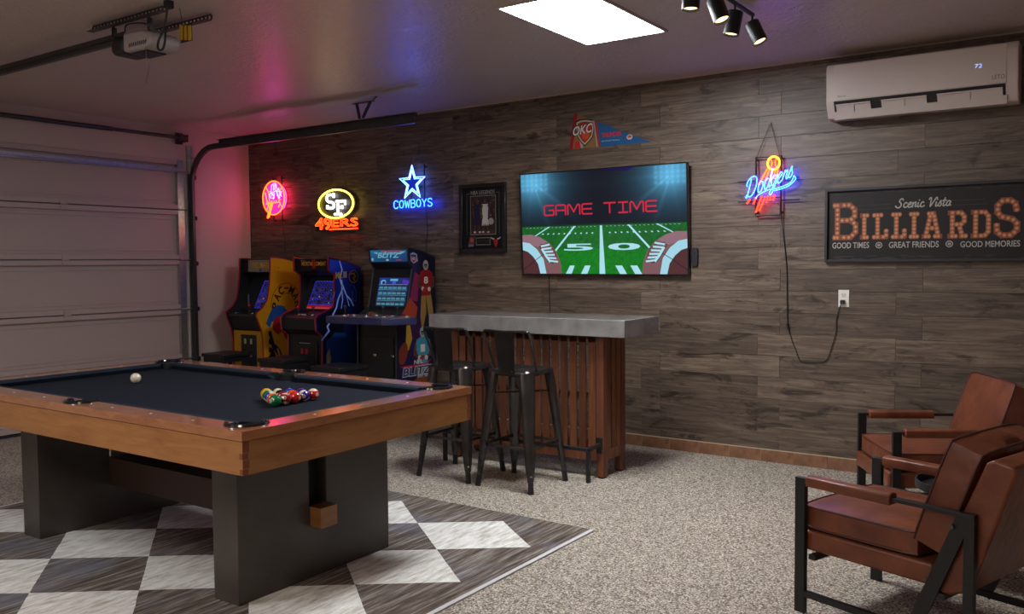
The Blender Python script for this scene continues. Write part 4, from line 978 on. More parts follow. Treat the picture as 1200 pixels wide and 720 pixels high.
# --- 1 yellow
p1 = [(-.05, .01), (-.525, .01), (-.525, .45), (-.53, .70), (-.545, .80), (-.605, .945), (-.60, .965), (-.53, 1.01), (-.470, 1.09), (-.445, 1.19), (-.433, 1.28), (-.425, 1.37), (-.422, 1.498), (-.35, 1.497), (-.25, 1.487), (-.13, 1.462), (-.05, 1.415)]
i1 = [(-.06, .02), (-.512, .02), (-.512, .785), (-.532, .80), (-.585, .930), (-.583, .947), (-.42, .985), (-.25, 1.32), (-.31, 1.352), (-.405, 1.358), (-.402, 1.488), (-.30, 1.482), (-.13, 1.45), (-.06, 1.41)]
def art1(sp, W_):
    c = Canvas(); B = K('#17120c')
    # arched outline letters
    cx, cz, ra = -.235, 1.02, .155
    for i, ch in enumerate('PAC-MAN'):
        a = PI*.98-PI*.96*i/6; px, pz = cx+ra*.92*math.cos(a), cz+ra*1.15*math.sin(a)
        hh = .080 if ch != '-' else .014; ww = .062
        rt = a-PI/2; c.text(ch, px-ww/2*math.cos(rt)+hh/2*math.sin(rt), pz-ww/2*math.sin(rt)-hh/2*math.cos(rt), ww, hh, B, None, .03, 0, rt)
    for r_ in (.115, .205): c.line([(cx+r_*.95*math.cos(PI*k/24), cz+r_*1.12*math.sin(PI*k/24)) for k in range(25)], .005, B)
    # abstract blue and red swooshes and black band shapes
    c.poly([(-.50, .86), (-.47, .92), (-.42, 1.00), (-.34, 1.035), (-.27, 1.02), (-.22, .95), (-.215, .88), (-.27, .86), (-.36, .84), (-.42, .88), (-.45, .82)], K('#1f4f9c'))
    c.up(); c.poly([(-.40, .90), (-.33, .93), (-.30, .86), (-.29, .78), (-.35, .74), (-.42, .80)], K('#9c1f2c')); c.poly([(-.30, .78), (-.25, .83), (-.20, .76), (-.20, .68), (-.26, .70)], K('#9c1f2c'))
    c.poly([(-.44, .80), (-.40, .66), (-.33, .60), (-.30, .52), (-.36, .54), (-.43, .62), (-.46, .72)], K('#17234c'))
    for z in (.50, .58, .66, .74): c.poly([(-.47, z), (-.44, z-.01), (-.43, z+.04), (-.47, z+.045)], B)
    c.poly([(-.42, .62), (-.37, .50), (-.30, .44), (-.24, .48), (-.18, .42), (-.12, .46), (-.11, .40), (-.44, .40), (-.46, .55)], B); c.up()
    c.line([(-.36, .60), (-.32, .48), (-.28, .60)], .022, K('#c9971c')); c.line([(-.26, .62), (-.22, .56), (-.20, .62)], .018, K('#c9971c'))
    c.disc(-.33, 1.40, .006, .006, B); c.build('side_art', PRINT, sp, sidemap(W_))
def scr1(c, w_, h):
    c.rect(0, 0, w_, h, K('#050507')); c.up(); maze(c, w_, h, .19, w_-.005, .01, h-.03)
def mar1(c, w_, h):
    c.rect(0, 0, w_, h, K('#0b0b0c')); c.up(); c.rect(.105, .004, w_, h-.004, K('#8b8578')); c.up()
    c.text('PAC-MAN', .15, .034, .27, .074, K('#2a1c10'), None, .05); c.up(); c.text('PAC-MAN', .154, .038, .262, .066, K('#e8b020'), None, .012)
    c.disc(.29, .022, .018, .014, K('#3a52a0')); c.disc(.35, .018, .01, .008, K('#9c3a2c'))
t, W_ = arcade('arcade_cabinet', 'yellow sided arcade cabinet with blue maze screen, farthest left by the pink wall', .34, .82, p1, i1, ((-.420, .990), (-.262, 1.30)), ((-.4055, 1.36), (-.4025, 1.486)), rgb('#c98d12'), REDT, 0, art1, scr1, mar1, PRINT)
YP = pm('yellow_panel', rgb('#c08a18'), .4)
MB().bb(.02, W_-.02, -.519, -.512, .03, .783).build('front_panel', YP, t, smooth=False)
cdr = MB().bb(.135, .365, -.526, -.519, .30, .745).build('coin_door', BLK, t, bevel=.002)
for x in (.185, .275): MB().bb(x, x+.03, -.529, -.526, .655, .705).build('coin_slot', pm('coin_slot_cream', rgb('#b3a27c'), .5), cdr, smooth=False)
MB().bb(.20, .30, -.532, -.526, .53, .56).build('coin_return', STEEL, cdr, smooth=False)
MB().bb(.095, .11, -.40, -.395, 1.02, 1.14, 0, Matrix.Translation((0, .0, 0))).build('instruction_card', pm('card_grey', rgb('#77736a'), .6), t, smooth=False)
MB().prism([(-.586, .930), (-.583, .9475), (-.418, .9865), (-.418, .990), (-.586, .9515), (-.590, .930)], 0, .0185, W_-.0185).build('control_panel', pm('control_panel_black', (.02, .018, .022), .3), t, smooth=False)
stick(t, .24, -.50, .968, BR); [button(t, x, y, .953, c_) for x, y, c_ in ((.10, -.55, BWt), (.15, -.55, BBl), (.35, -.55, BWt), (.40, -.55, BR))]
# --- 2 blue lightning
p2 = [(-.05, .01), (-.565, .01), (-.562, .45), (-.550, .775), (-.63, .83), (-.635, .94), (-.60, .970), (-.42, 1.03), (-.40, 1.10), (-.388, 1.335), (-.463, 1.376), (-.467, 1.498), (-.36, 1.482), (-.21, 1.45), (-.05, 1.405)]
i2 = [(-.06, .02), (-.548, .02), (-.540, .78), (-.612, .835), (-.615, .935), (-.59, .952), (-.41, .99), (-.25, 1.325), (-.37, 1.335), (-.447, 1.374), (-.449, 1.483), (-.21, 1.44), (-.06, 1.40)]
def art2(sp, W_):
    c = Canvas(); B = K('#0a0c1c')
    c.poly([(-.46, 1.38), (-.38, 1.34), (-.39, 1.10), (-.40, 1.0), (-.25, 1.0), (-.10, 1.05), (-.06, 1.2), (-.06, 1.39), (-.21, 1.44), (-.45, 1.48)], None, None, [K('#1d3aa8'), K('#182c8c'), K('#14206c'), K('#0c1540'), K('#0c1540'), K('#0a1030'), K('#0c1434'), K('#10184a'), K('#16267c'), K('#2a4cc0')])
    c.poly([(-.62, .94), (-.42, 1.02), (-.25, 1.0), (-.30, .80), (-.50, .60), (-.54, .77), (-.61, .84)], B); c.up()
    c.poly([(-.52, .72), (-.40, .80), (-.20, .78), (-.12, .60), (-.16, .35), (-.30, .30), (-.42, .36), (-.50, .52)], None, None, [K('#1c4a8c'), K('#123a70'), K('#0e2e5c'), K('#0b2244'), K('#0a1c3a'), K('#0b2244'), K('#134078'), K('#1a4a88')]); c.up()
    IC = K('#a9c4ea')
    for q, w_ in (([(-.33, 1.46), (-.30, 1.38), (-.33, 1.30), (-.31, 1.24)], .012), ([(-.31, 1.28), (-.30, 1.20), (-.36, 1.10), (-.38, 1.03), (-.43, .96)], .014), ([(-.30, 1.24), (-.25, 1.14), (-.20, 1.10), (-.16, 1.04)], .012), ([(-.31, 1.22), (-.30, 1.10), (-.32, 1.02)], .009), ([(-.25, 1.14), (-.22, 1.04)], .006), ([(-.45, .92), (-.50, .86), (-.48, .82), (-.57, .74)], .014), ([(-.42, 1.12), (-.40, 1.18)], .005)):
        c.line(q, w_*1.7, K('#3a62c8')); c.up(); c.line(q, w_, IC)
    c.up(); c.text('MK', -.385, 1.30, .085, .060, K('#b89a3c'), None, .03); c.text('II', -.285, 1.305, .04, .060, K('#b89a3c'), None, .03)
    c.disc(-.155, 1.315, .062, .062, K('#8c6a2c')); c.up(); c.disc(-.155, 1.315, .052, .052, B); c.up(); c.line([(-.19, 1.34), (-.15, 1.345), (-.13, 1.315), (-.16, 1.30), (-.14, 1.275)], .016, K('#8c6a2c'))
    c.line([(-.16, 1.23), (-.12, 1.17), (-.13, 1.08), (-.18, 1.10), (-.17, 1.18)], .008, K('#3a4fae'))
    c.poly([(-.52, .60), (-.48, .66), (-.46, .56), (-.50, .42), (-.44, .30), (-.50, .28), (-.53, .40)], K('#8a7a62')); c.line([(-.50, .62), (-.49, .48), (-.46, .36)], .012, K('#b3a183'))
    c.poly([(-.46, .95), (-.38, .90), (-.36, .84), (-.42, .80), (-.46, .86)], B)
    c.build('side_art', PRINT, sp, sidemap(W_))
def scr2(c, w_, h):
    c.rect(0, 0, w_, h, K('#050507')); c.up(); maze(c, w_, h, .085, w_-.005, .055, h-.035); c.rect(.085, .018, w_-.005, .055, K('#9c1c30')); c.up(); c.rect(.09, .024, w_-.01, .030, K('#d04a4a')); c.rect(.09, .044, w_-.01, .050, K('#600a18'))
def mar2(c, w_, h):
    c.rect(0, 0, w_, h, K('#0b0a0d')); c.up(); c.rect(.065, .004, w_-.005, h-.006, K('#1a0d12')); c.up(); c.text('MORTAL KOMBAT', .085, .042, .33, .042, K('#5e1010'), None, .03); c.up(); c.text('MORTAL KOMBAT', .087, .044, .325, .038, K('#e0a030'), None, .012); c.up(); c.text('II', .232, .018, .04, .085, K('#b02020'), None, .03)
    c.rect(.075, h-.018, .14, h-.012, K('#8a8680'))
t, W_ = arcade('arcade_cabinet', 'blue arcade cabinet with lightning side art and red trim, middle of the three', 1.19, 1.67, p2, i2, ((-.410, .997), (-.262, 1.305)), ((-.4495, 1.376), (-.4505, 1.481)), rgb('#0c1a4c'), REDT, 0, art2, scr2, mar2, PRINT)
cdr = MB().bb(.09, .40, -.557, -.548, .10, .72).build('coin_door', BLK, t, bevel=.002)
for x in (.19, .25): MB().bb(x, x+.035, -.561, -.557, .60, .65).build('coin_slot', pm('coin_slot_red', rgb('#a3222a'), .4), cdr, smooth=False)
MB().bb(.17, .31, -.560, -.557, .70, .706).build('coin_trim', STEEL, cdr, smooth=False); MB().bb(.19, .29, -.563, -.557, .535, .56).build('coin_return', STEEL, cdr, smooth=False)
MB().prism([(-.615, .9355), (-.59, .9525), (-.41, .9905), (-.41, .994), (-.590, .9565), (-.619, .938)], 0, .0185, W_-.0185).build('control_panel', pm('control_panel_dark_blue', (.015, .02, .04), .3), t, smooth=False)
stick(t, .12, -.52, .970, BR); stick(t, .30, -.50, .972, BR)
for x, y, c_ in ((.16, -.545, BY), (.20, -.54, BWt), (.34, -.545, BWt), (.385, -.54, BBl), (.24, -.55, BWt), (.42, -.55, BWt)): button(t, x, y, .962, c_)
# --- 3 navy football cabinet
p3 = [(-.05, .01), (-.58, .01), (-.578, .46), (-.568, .91), (-.56, .975), (-.43, 1.05), (-.355, 1.39), (-.40, 1.455), (-.41, 1.568), (-.30, 1.553), (-.224, 1.537), (-.05, 1.488)]
i3 = [(-.06, .02), (-.562, .02), (-.552, .91), (-.55, .962), (-.42, 1.035), (-.33, 1.385), (-.395, 1.445), (-.404, 1.555), (-.224, 1.525), (-.06, 1.478)]
def art3(sp, W_):
    c = Canvas(); c.poly([(-.565, .02), (-.06, .02), (-.06, 1.48), (-.22, 1.53), (-.40, 1.56), (-.39, 1.455), (-.345, 1.39), (-.42, 1.05), (-.55, .965)], None, None, [K('#2a1420'), K('#15121c'), K('#0c0d1c'), K('#0e1024'), K('#121430'), K('#1a1c4c'), K('#2a2058'), K('#3a1a44'), K('#241a4c')]); c.up()
    c.poly([(-.40, 1.12), (-.33, 1.36), (-.27, 1.33), (-.30, 1.10)], K('#7a2350')); c.poly([(-.50, 1.0), (-.40, 1.14), (-.30, 1.05), (-.32, .96)], K('#9c3a24')); c.up()
    # shield crest
    c.poly([(-.385, 1.52), (-.345, 1.53), (-.30, 1.515), (-.288, 1.455), (-.345, 1.432), (-.38, 1.458)], K('#9a9ca4')); c.up(); c.poly([(-.378, 1.512), (-.31, 1.508), (-.311, 1.49), (-.377, 1.492)], K('#1c2f6c')); c.poly([(-.377, 1.488), (-.311, 1.486), (-.313, 1.46), (-.345, 1.44), (-.373, 1.462)], K('#a5353c')); c.up(); c.text('NFL', -.368, 1.464, .048, .018, K('#c9c9cc'), None, .02)
    def player(cx, cz, s, jersey, pants, helm, num):
        P = lambda l: [(cx+a*s, cz+b_*s) for a, b_ in l]
        c.poly(P([(-.10, -.28), (.0, -.30), (.0, -.55), (-.09, -.80), (-.13, -.60)]), pants); c.poly(P([(.0, -.30), (.10, -.26), (.16, -.55), (.12, -.82), (.04, -.55)]), pants)
        c.poly(P([(-.15, -.05), (-.12, .04), (-.05, .07), (.06, .07), (.14, .03), (.17, -.06), (.12, -.16), (.10, -.30), (-.10, -.30), (-.11, -.16)]), jersey); c.up()
        c.line(P([(-.15, -.04), (-.17, -.15), (-.06, -.20)]), .045*s, K('#5a3526')); c.line(P([(.16, -.04), (.17, -.16), (.06, -.21)]), .045*s, K('#5a3526')); c.up()
        c.disc(cx-.07*s, cz-.20*s, .03*s, .03*s, K('#b9b4b0')); c.disc(cx+.07*s, cz-.21*s, .032*s, .032*s, K('#b9b4b0'))
        c.disc(cx, cz+.135*s, .058*s, .070*s, helm); c.up(); c.poly(P([(-.035, .15), (.035, .15), (.03, .09), (-.03, .09)]), K('#1a1516')); c.up()
        for zz in (.12, .10, .085): c.line(P([(-.04, zz), (.04, zz)]), .008*s, helm)
        c.text(num, cx-.045*s, cz-.13*s, .09*s, .10*s, K('#c4bfb8'), None, .03); c.disc(cx-.02*s, cz-.21*s, .055*s, .032*s, K('#8c2a24'), None, None, 14, .4); c.up()
    player(-.185, 1.335, .62, K('#7d151c'), K('#8a6a3a'), K('#9a9592'), '8')
    player(-.24, .74, .66, K('#3a7f96'), K('#8f8a86'), K('#8f979c'), '1')
    c.poly([(-.45, .93), (-.42, .96), (-.38, .78), (-.43, .68), (-.47, .70)], K('#a8842c')); c.disc(-.50, .66, .055, .10, K('#6d2c1c'), None, None, 18, -.3); c.up()
    c.text('NFL', -.36, .553, .12, .038, K('#b8b8bc'), None, .03); c.poly([(-.555, .548), (-.20, .553), (-.13, .585), (-.17, .545), (-.46, .528)], K('#a8202c')); c.up()
    c.text('BLITZ', -.515, .452, .39, .085, K('#a9aeb8'), None, .07, .15); c.up(); c.text('BLITZ', -.508, .460, .376, .070, K('#15244c'), None, .02, .15)
    c.disc(-.25, .40, .12, .035, K('#7a3f22')); c.build('side_art', PRINT, sp, sidemap(W_))
def scr3(c, w_, h):
    c.rect(0, 0, w_, h, K('#050507')); c.up(); a, b_ = .065, w_-.02; c.rect(a, .01, b_, h-.075, None, None, [K('#12304a'), K('#123048'), K('#1c2c6c'), K('#1c3c8c')]); c.up()
    hh = (h-.085); n = 4
    for j in range(4):
        y = .02+j*hh*.19
        for i in range(6): x = a+.012+i*(b_-a-.02)/6; c.rect(x, y, x+.045, y+.018, K('#4f8d9c')); c.rect(x+.004, y+.022, x+.038, y+.034, K(random.choice(['#3a2a3a', '#244a5c', '#4c3a34', '#20304c'])))
        c.rect(a+.005, y+.039, b_-.005, y+.0415, K('#78b4c0'))
    c.up(); c.rect((a+b_)/2-.003, .015, (a+b_)/2+.003, h-.14, K('#2a66a8')); c.disc(a+.05, h-.115, .032, .022, K('#6fa8d8')); c.up(); c.disc(a+.055, h-.120, .018, .014, K('#142050')); c.poly([(a+.28, h-.09), (a+.36, h-.10), (a+.35, h-.13), (a+.27, h-.125)], K('#5a2fb0')); c.rect(a+.13, h-.105, a+.22, h-.085, K('#5ab0c8')); c.rect(a+.16, h-.13, a+.20, h-.11, K('#4a5fd0'))
def mar3(c, w_, h):
    c.rect(0, 0, w_, h, None, None, [K('#1a5f8c'), K('#1c3f7c'), K('#2c5fa0'), K('#2a7cb0')]); c.up(); c.poly([(.03, .085), (.42, .09), (.36, .065), (.10, .06)], K('#8fc4dc')); c.rect(.14, h-.016, .36, h-.008, K('#b84a5c')); c.rect(.30, .012, .37, .018, K('#b84a5c')); c.up()
    c.text('BLITZ', .075, .028, .28, .058, K('#0d3a6c'), None, .08, .2); c.up(); c.text('BLITZ', .083, .034, .266, .047, K('#7fd0f0'), None, .03, .2); c.disc(.022, .022, .012, .014, K('#a8c8d8')); c.disc(.20, .016, .016, .008, K('#c8d8e0'))
t, W_ = arcade('arcade_cabinet', 'tall navy football arcade cabinet with wide control deck and lit blue marquee', 2.12, 2.59, p3, i3, ((-.423, 1.05), (-.335, 1.38)), ((-.3985, 1.45), (-.4065, 1.553)), rgb('#10132c'), BLK, 0, art3, scr3, mar3, MARQ)
# wide control deck
dk = [(-.10, -.56), (-.12, -.80), (-.09, -.855), (.56, -.855), (.70, -.70), (.72, -.60), (.49, -.44), (0, -.44)]
dm = MB().prism(dk, 2, .925, .985).build('control_deck', pm('deck_purple', rgb('#3b3852'), .3, noise=(9, rgb('#1d2a5c'), .15)), t, bevel=.006)
MB().prism([(x_, y_) for x_, y_ in [(-.085, -.57), (-.10, -.79), (-.08, -.835), (.55, -.835), (.68, -.69), (.69, -.61), (.48, -.45), (0, -.45)]], 2, .985, .9875).build('deck_overlay', pm('deck_overlay', rgb('#4f4a5c'), .35, noise=(14, rgb('#6a626c'), .2)), t, smooth=False)
for x, y in ((-.01, -.70), (.18, -.62), (.36, -.62), (.56, -.66)):
    stick(t, x, y, .9875, BLK, .06)
    for k, c_ in enumerate((BR, BR, BWt)): button(t, x+.045+.035*k, y+(.02 if k % 2 else -.01), .9875, c_)
for x in (.04, .30, .50): button(t, x, -.76, .9875, BWt)
for x in (.21, .42): MB().lathe([(.0, 0), (.016, .003), (.018, .012), (.010, .02)], (0, 0, 0), 12, 0, Matrix.Translation((x, -.562, .643))@Matrix.Rotation(PI/2, 4, 'X')).build('coin_knob', CHROME, t)
MB().bb(.05, W_-.05, -.567, -.562, .12, .80).build('coin_door', BLKM, t, bevel=.002)
# stools in front of the cabinets
def low_stool(name, label, x, y, rz=0):
    t = thing(name, label, 'stool', (x, y, 0), rz, 'low black stools in front of the arcade cabinets')
    MB().bb(-.165, .165, -.165, .165, .565, .60).build('seat', BLKM, t, bevel=.006)
    MB().bb(-.15, .15, -.15, .15, .52, .565).build('apron', BLKM, t, smooth=False)
    for sx in (-1, 1):
        for sy in (-1, 1): MB().bar((sx*.16, sy*.16, 0), (sx*.135, sy*.135, .53), .03, .03).build('leg', BLKM, t, smooth=False)
    for s_ in (-1, 1): MB().bar((-.155, s_*.153, .2), (.155, s_*.153, .2), .02, .02).build('stretcher', BLKM, t, smooth=False)
low_stool('low_stool', 'low black square stool in front of the yellow cabinet', .655, -.835)
low_stool('low_stool', 'low black square stool in front of the middle blue cabinet', 1.50, -.865)
low_stool('low_stool', 'low black square stool before the wide deck of the navy cabinet', 2.36, -1.04+.02)

# ================================================================== BAR
CONC = pm('concrete_top', rgb('#706d6b'), .2, noise=(9, rgb('#8c8987'), .2), bump=(40, .1, .002), coat=.8)
CED = wood('cedar_slat', rgb('#4c2a1a'), rgb('#693c26'), rgb('#865436'), (8, 8, .7), .5, rand=.22, bump=.1)
t = thing('bar', 'slatted reddish wood bar with thick grey concrete top standing before the plank wall', 'bar', (4.23, -.935, 0))
ct = MB().bb(-.78, .83, -.235, .275, .948, 1.06).build('countertop', CONC, t, bevel=.003)
bx0_, bx1_, by0_, by1_ = -.63, .635, -.155, .155
for x in (bx0_+.0275, bx1_-.0275):
    for y in (by0_+.0275, by1_-.0275):
        p = MB().bb(x-.0275, x+.0275, y-.0275, y+.0275, .012, .948).build('post', CED, t, bevel=.002); MB().bb(x-.02, x+.02, y-.02, y+.02, 0, .012).build('foot', BLK, p, smooth=False)
for y in (by0_+.02, by1_-.02): MB().bb(bx0_+.055, bx1_-.055, y-.015, y+.015, .115, .185).build('rail', CED, t, smooth=False); MB().bb(bx0_+.055, bx1_-.055, y-.012, y+.012, .90, .946).build('rail', CED, t, smooth=False)
for x in (bx0_+.02, bx1_-.02): MB().bb(x-.015, x+.015, by0_+.055, by1_-.055, .115, .185).build('rail', CED, t, smooth=False)
def slat_obj(x, y, w_, d_, z0, z1): 
    o = MB().box((0, 0, 0), (w_, d_, z1-z0)).build('slat', CED, t, smooth=False); o.location = (x, y, (z0+z1)/2); return o
n = 16; span = bx1_-bx0_-.11; pit = span/n
s0 = None
for i in range(n):
    x = bx0_+.055+pit*(i+.5)
    if s0 is None: s0 = slat_obj(x, by0_+.012, pit-.019, .008, .187, .946)
    else: o = s0.copy(); COL.objects.link(o); o.location.x = x
for x in (bx0_+.010, bx1_-.010):
    s1 = None
    for i in range(3):
        y = by0_+.055+.0667*(i+.5)
        if s1 is None: s1 = slat_obj(x, y, .009, .050, .187, .946)
        else: o = s1.copy(); COL.objects.link(o); o.location.y = y
MB().bb(bx0_+.05, bx1_-.05, .02, .12, .50, .52).build('inner_shelf', CED, t, smooth=False)
# foot rail
t = thing('foot_rail', 'black metal foot rail along the front of the slatted bar', 'foot rail', (4.23, -.935, 0))
fr = MB(); fr.bar((-.60, -.288, .215), (.60, -.288, .215), .020, .024); fr.build('rail_tube', BLKM, t, bevel=.003)
for x in (-.595, .595):
    MB().bar((x, -.288, .215), (x+.015, -.160, .23), .022, .022).build('arm', BLKM, t, smooth=False); MB().bb(x-.01, x+.032, -.165, -.157, .17, .275).build('mount_plate', BLKM, t, bevel=.001)
    MB().bb(x-.012, x+.012, -.300, -.276, 0, .205).build('leg', BLKM, t, smooth=False)
# ================================================================== METAL BAR STOOLS
GUN = pm('gunmetal', (.10, .092, .09), .27, .85, noise=(9, (.055, .052, .052), .2))
GUND = pm('gunmetal_dark', (.03, .03, .032), .4, .7)
def loft(m, a, b, secs, outward, seg=10):
    """secs: (t, half width across, half depth outward)"""
    a = Vector(a); b = Vector(b); d = (b-a).normalized(); o_ = Vector(outward); o_ = (o_-d*o_.dot(d)).normalized(); w_ = d.cross(o_); base = []
    vs = []; fs = []
    for t_, wa, de in secs:
        p = a.lerp(b, t_)
        for k in range(seg): an = 2*PI*k/seg; vs.append(p+w_*wa*math.cos(an)+o_*de*math.sin(an))
    n = len(secs)
    for i in range(n-1):
        for k in range(seg): k2 = (k+1) % seg; fs.append((i*seg+k, i*seg+k2, (i+1)*seg+k2, (i+1)*seg+k))
    fs.append(list(range(seg))[::-1]); fs.append([(n-1)*seg+k for k in range(seg)]); m.add(vs, fs)
def rsq(h, r, z, n=5):
    out = []
    for cx, cy, a0 in ((h-r, h-r, 0), (-h+r, h-r, PI/2), (-h+r, -h+r, PI), (h-r, -h+r, 1.5*PI)):
        for i in range(n+1): a = a0+PI/2*i/n; out.append((cx+r*math.cos(a), cy+r*math.sin(a), z))
    return out
def bar_stool(label, x, y, rz=0):
    t = thing('bar_stool', label, 'bar stool', (x, y, 0), rz, 'metal bar stools at the bar')
    rings = [rsq(.150, .045, .715), rsq(.163, .05, .722), rsq(.163, .05, .742), rsq(.156, .047, .752), rsq(.135, .04, .7525), rsq(.125, .035, .746), rsq(.05, .02, .744)]
    m = MB(); N_ = len(rings[0]); vs = [p for r_ in rings for p in r_]; fs = [(i*N_+k, i*N_+(k+1) % N_, (i+1)*N_+(k+1) % N_, (i+1)*N_+k) for i in range(len(rings)-1) for k in range(N_)]
    fs += [list(range(N_))[::-1], [(len(rings)-1)*N_+k for k in range(N_)]]; m.add(vs, fs); st = m.build('seat', GUN, t)
    MB().prism([(.028*math.cos(a), .014*math.sin(a)) for a in [2*PI*i/16 for i in range(16)]], 2, .7442, .7452).build('hand_hole', BLK, st, smooth=False)
    for sx in (-1, 1):
        for sy in (-1, 1):
            m = MB(); loft(m, (sx*.128, sy*.128, .735), (sx*.205, sy*.205, .0), [(0, .052, .030), (.06, .052, .032), (.4, .042, .027), (.8, .030, .021), (.9, .020, .016)], (sx, sy, 0)); lg = m.build('leg', GUN, t)
            m = MB(); loft(m, (sx*.128, sy*.128, .735), (sx*.205, sy*.205, .0), [(.895, .017, .017), (1, .019, .019)], (sx, sy, 0), 8); m.build('foot_cap', BLK, lg)
            q = Vector((sx*.192, sy*.192, .11)); MB().cyl(q+Vector((sx*.010, sy*.010, 0)), q+Vector((sx*.017, sy*.017, .001)), .006, 8).build('rivet', CHROME, lg)
    f_ = .176
    for a, b_ in (((-f_, -f_, .27), (f_, -f_, .27)), ((f_, -f_, .27), (f_, f_, .27)), ((f_, f_, .27), (-f_, f_, .27)), ((-f_, f_, .27), (-f_, -f_, .27))): MB().bar(a, b_, .010, .020).build('foot_bar', GUN, t, bevel=.003)
    MB().tube([(-.148, -.148, .60), (.148, .148, .60)], .005, 6).build('brace', GUND, t); MB().tube([(-.148, .148, .605), (.148, -.148, .605)], .005, 6).build('brace', GUND, t)
    hoop = crom([(.162, -.055, .735), (.166, -.085, .80), (.176, -.150, .95), (.172, -.168, .992), (.145, -.178, 1.003), (.0, -.195, 1.000), (-.145, -.178, 1.003), (-.172, -.168, .992), (-.176, -.150, .95), (-.166, -.085, .80), (-.162, -.055, .735)], 5)
    MB().tube(hoop, .0085, 8).build('back_hoop', GUN, t)
    m = MB(); P = crom([(0, -.166, .735), (0, -.172, .80), (0, -.186, .90), (0, -.200, 1.0)], 3); hw = [.058, .058, .06, .062, .064, .066, .068, .069, .070, .070][:len(P)]
    vs = []; fs = []
    for p, h_ in zip(P, hw): vs += [(p.x-h_, p.y, p.z), (p.x+h_, p.y, p.z), (p.x+h_, p.y+.004, p.z), (p.x-h_, p.y+.004, p.z)]
    for i in range(len(P)-1):
        for k in range(4): fs.append((i*4+k, i*4+(k+1) % 4, (i+1)*4+(k+1) % 4, (i+1)*4+k))
    fs += [(3, 2, 1, 0), ((len(P)-1)*4, (len(P)-1)*4+1, (len(P)-1)*4+2, (len(P)-1)*4+3)]; m.add(vs, fs); bk = m.build('back_splat', GUN, t)
    for x_ in (-.045, .045): MB().cyl((x_, -.172, .748), (x_, -.166, .748), .005, 8).build('rivet', CHROME, bk)
    return t
bar_stool('dark metal bar stool with low back, nearer the arcade cabinets', 3.97, -1.462, .03)
bar_stool('dark metal bar stool with low back, in front of the middle of the bar', 4.468, -1.462)

# ================================================================== ARMCHAIRS
LEA = pm('cognac_leather', rgb('#5c2f1f'), .36, 0, .4, .05, bump=(26, .45, .006), noise=(8, rgb('#7d462e'), .2), coat_r=.3)
LEAD = pm('dark_leather_piping', rgb('#4a2318'), .45)
def cushion(name, par, w_, d_, h, puff, mat4, nx=14, ny=12, rnd=.018):
    """soft box, w_ x d_ x h, top and bottom bulging by puff, with piped seams"""
    m = MB()
    def S2(u): return math.copysign(1-(1-abs(u))**1.0, u)
    def lay(z, grow, pf):
        return [[(( -1+2*i/nx)*(w_/2)*grow(j/ny*2-1), (-1+2*j/ny)*(d_/2)*grow(i/nx*2-1), z+pf*((1-(-1+2*i/nx)**4)*(1-(-1+2*j/ny)**4))) for i in range(nx+1)] for j in range(ny+1)]
    gr = lambda q: 1-.045*abs(q)**5
    top = lay(h/2, gr, puff); bot = lay(-h/2, gr, -puff*.5)
    vs = [p for r_ in top for p in r_]; n1 = len(vs); vs += [p for r_ in bot for p in r_]
    I = lambda i, j: j*(nx+1)+i; fs = []
    for j in range(ny):
        for i in range(nx): fs.append((I(i, j), I(i+1, j), I(i+1, j+1), I(i, j+1))); fs.append(tuple(n1+q for q in (I(i, j), I(i, j+1), I(i+1, j+1), I(i+1, j))))
    loop = [(i, 0) for i in range(nx)]+[(nx, j) for j in range(ny)]+[(i, ny) for i in range(nx, 0, -1)]+[(0, j) for j in range(ny, 0, -1)]
    L_ = len(loop); mid = len(vs)
    for (i, j) in loop:
        a = Vector(top[j][i]); b_ = Vector(bot[j][i]); c_ = (a+b_)/2; o_ = Vector((a.x/(w_/2) if abs(abs(a.x)-w_/2) < 1e-4 else 0, a.y/(d_/2) if abs(abs(a.y)-d_/2) < 1e-4 else 0, 0)); vs.append(tuple(c_+o_*rnd*.6))
    for k in range(L_):
        (i, j), (i2, j2) = loop[k], loop[(k+1) % L_]; m1, m2 = mid+k, mid+(k+1) % L_
        fs.append((I(i2, j2), I(i, j), m1, m2)); fs.append((m2, m1, n1+I(i, j), n1+I(i2, j2)))
    m.add(vs, fs, 0, mat4); o = m.build(name, LEA, par, bevel=0)
    for p_ in o.data.polygons: p_.use_smooth = True
    o.data.set_sharp_from_angle(angle=math.radians(55))
    for z, rows_ in ((0, top), (1, bot)):
        MB().tube([mat4@Vector(rows_[j][i]) for i, j in loop], .0048, 6, 0, True).build('piping', LEAD, o)
    return o
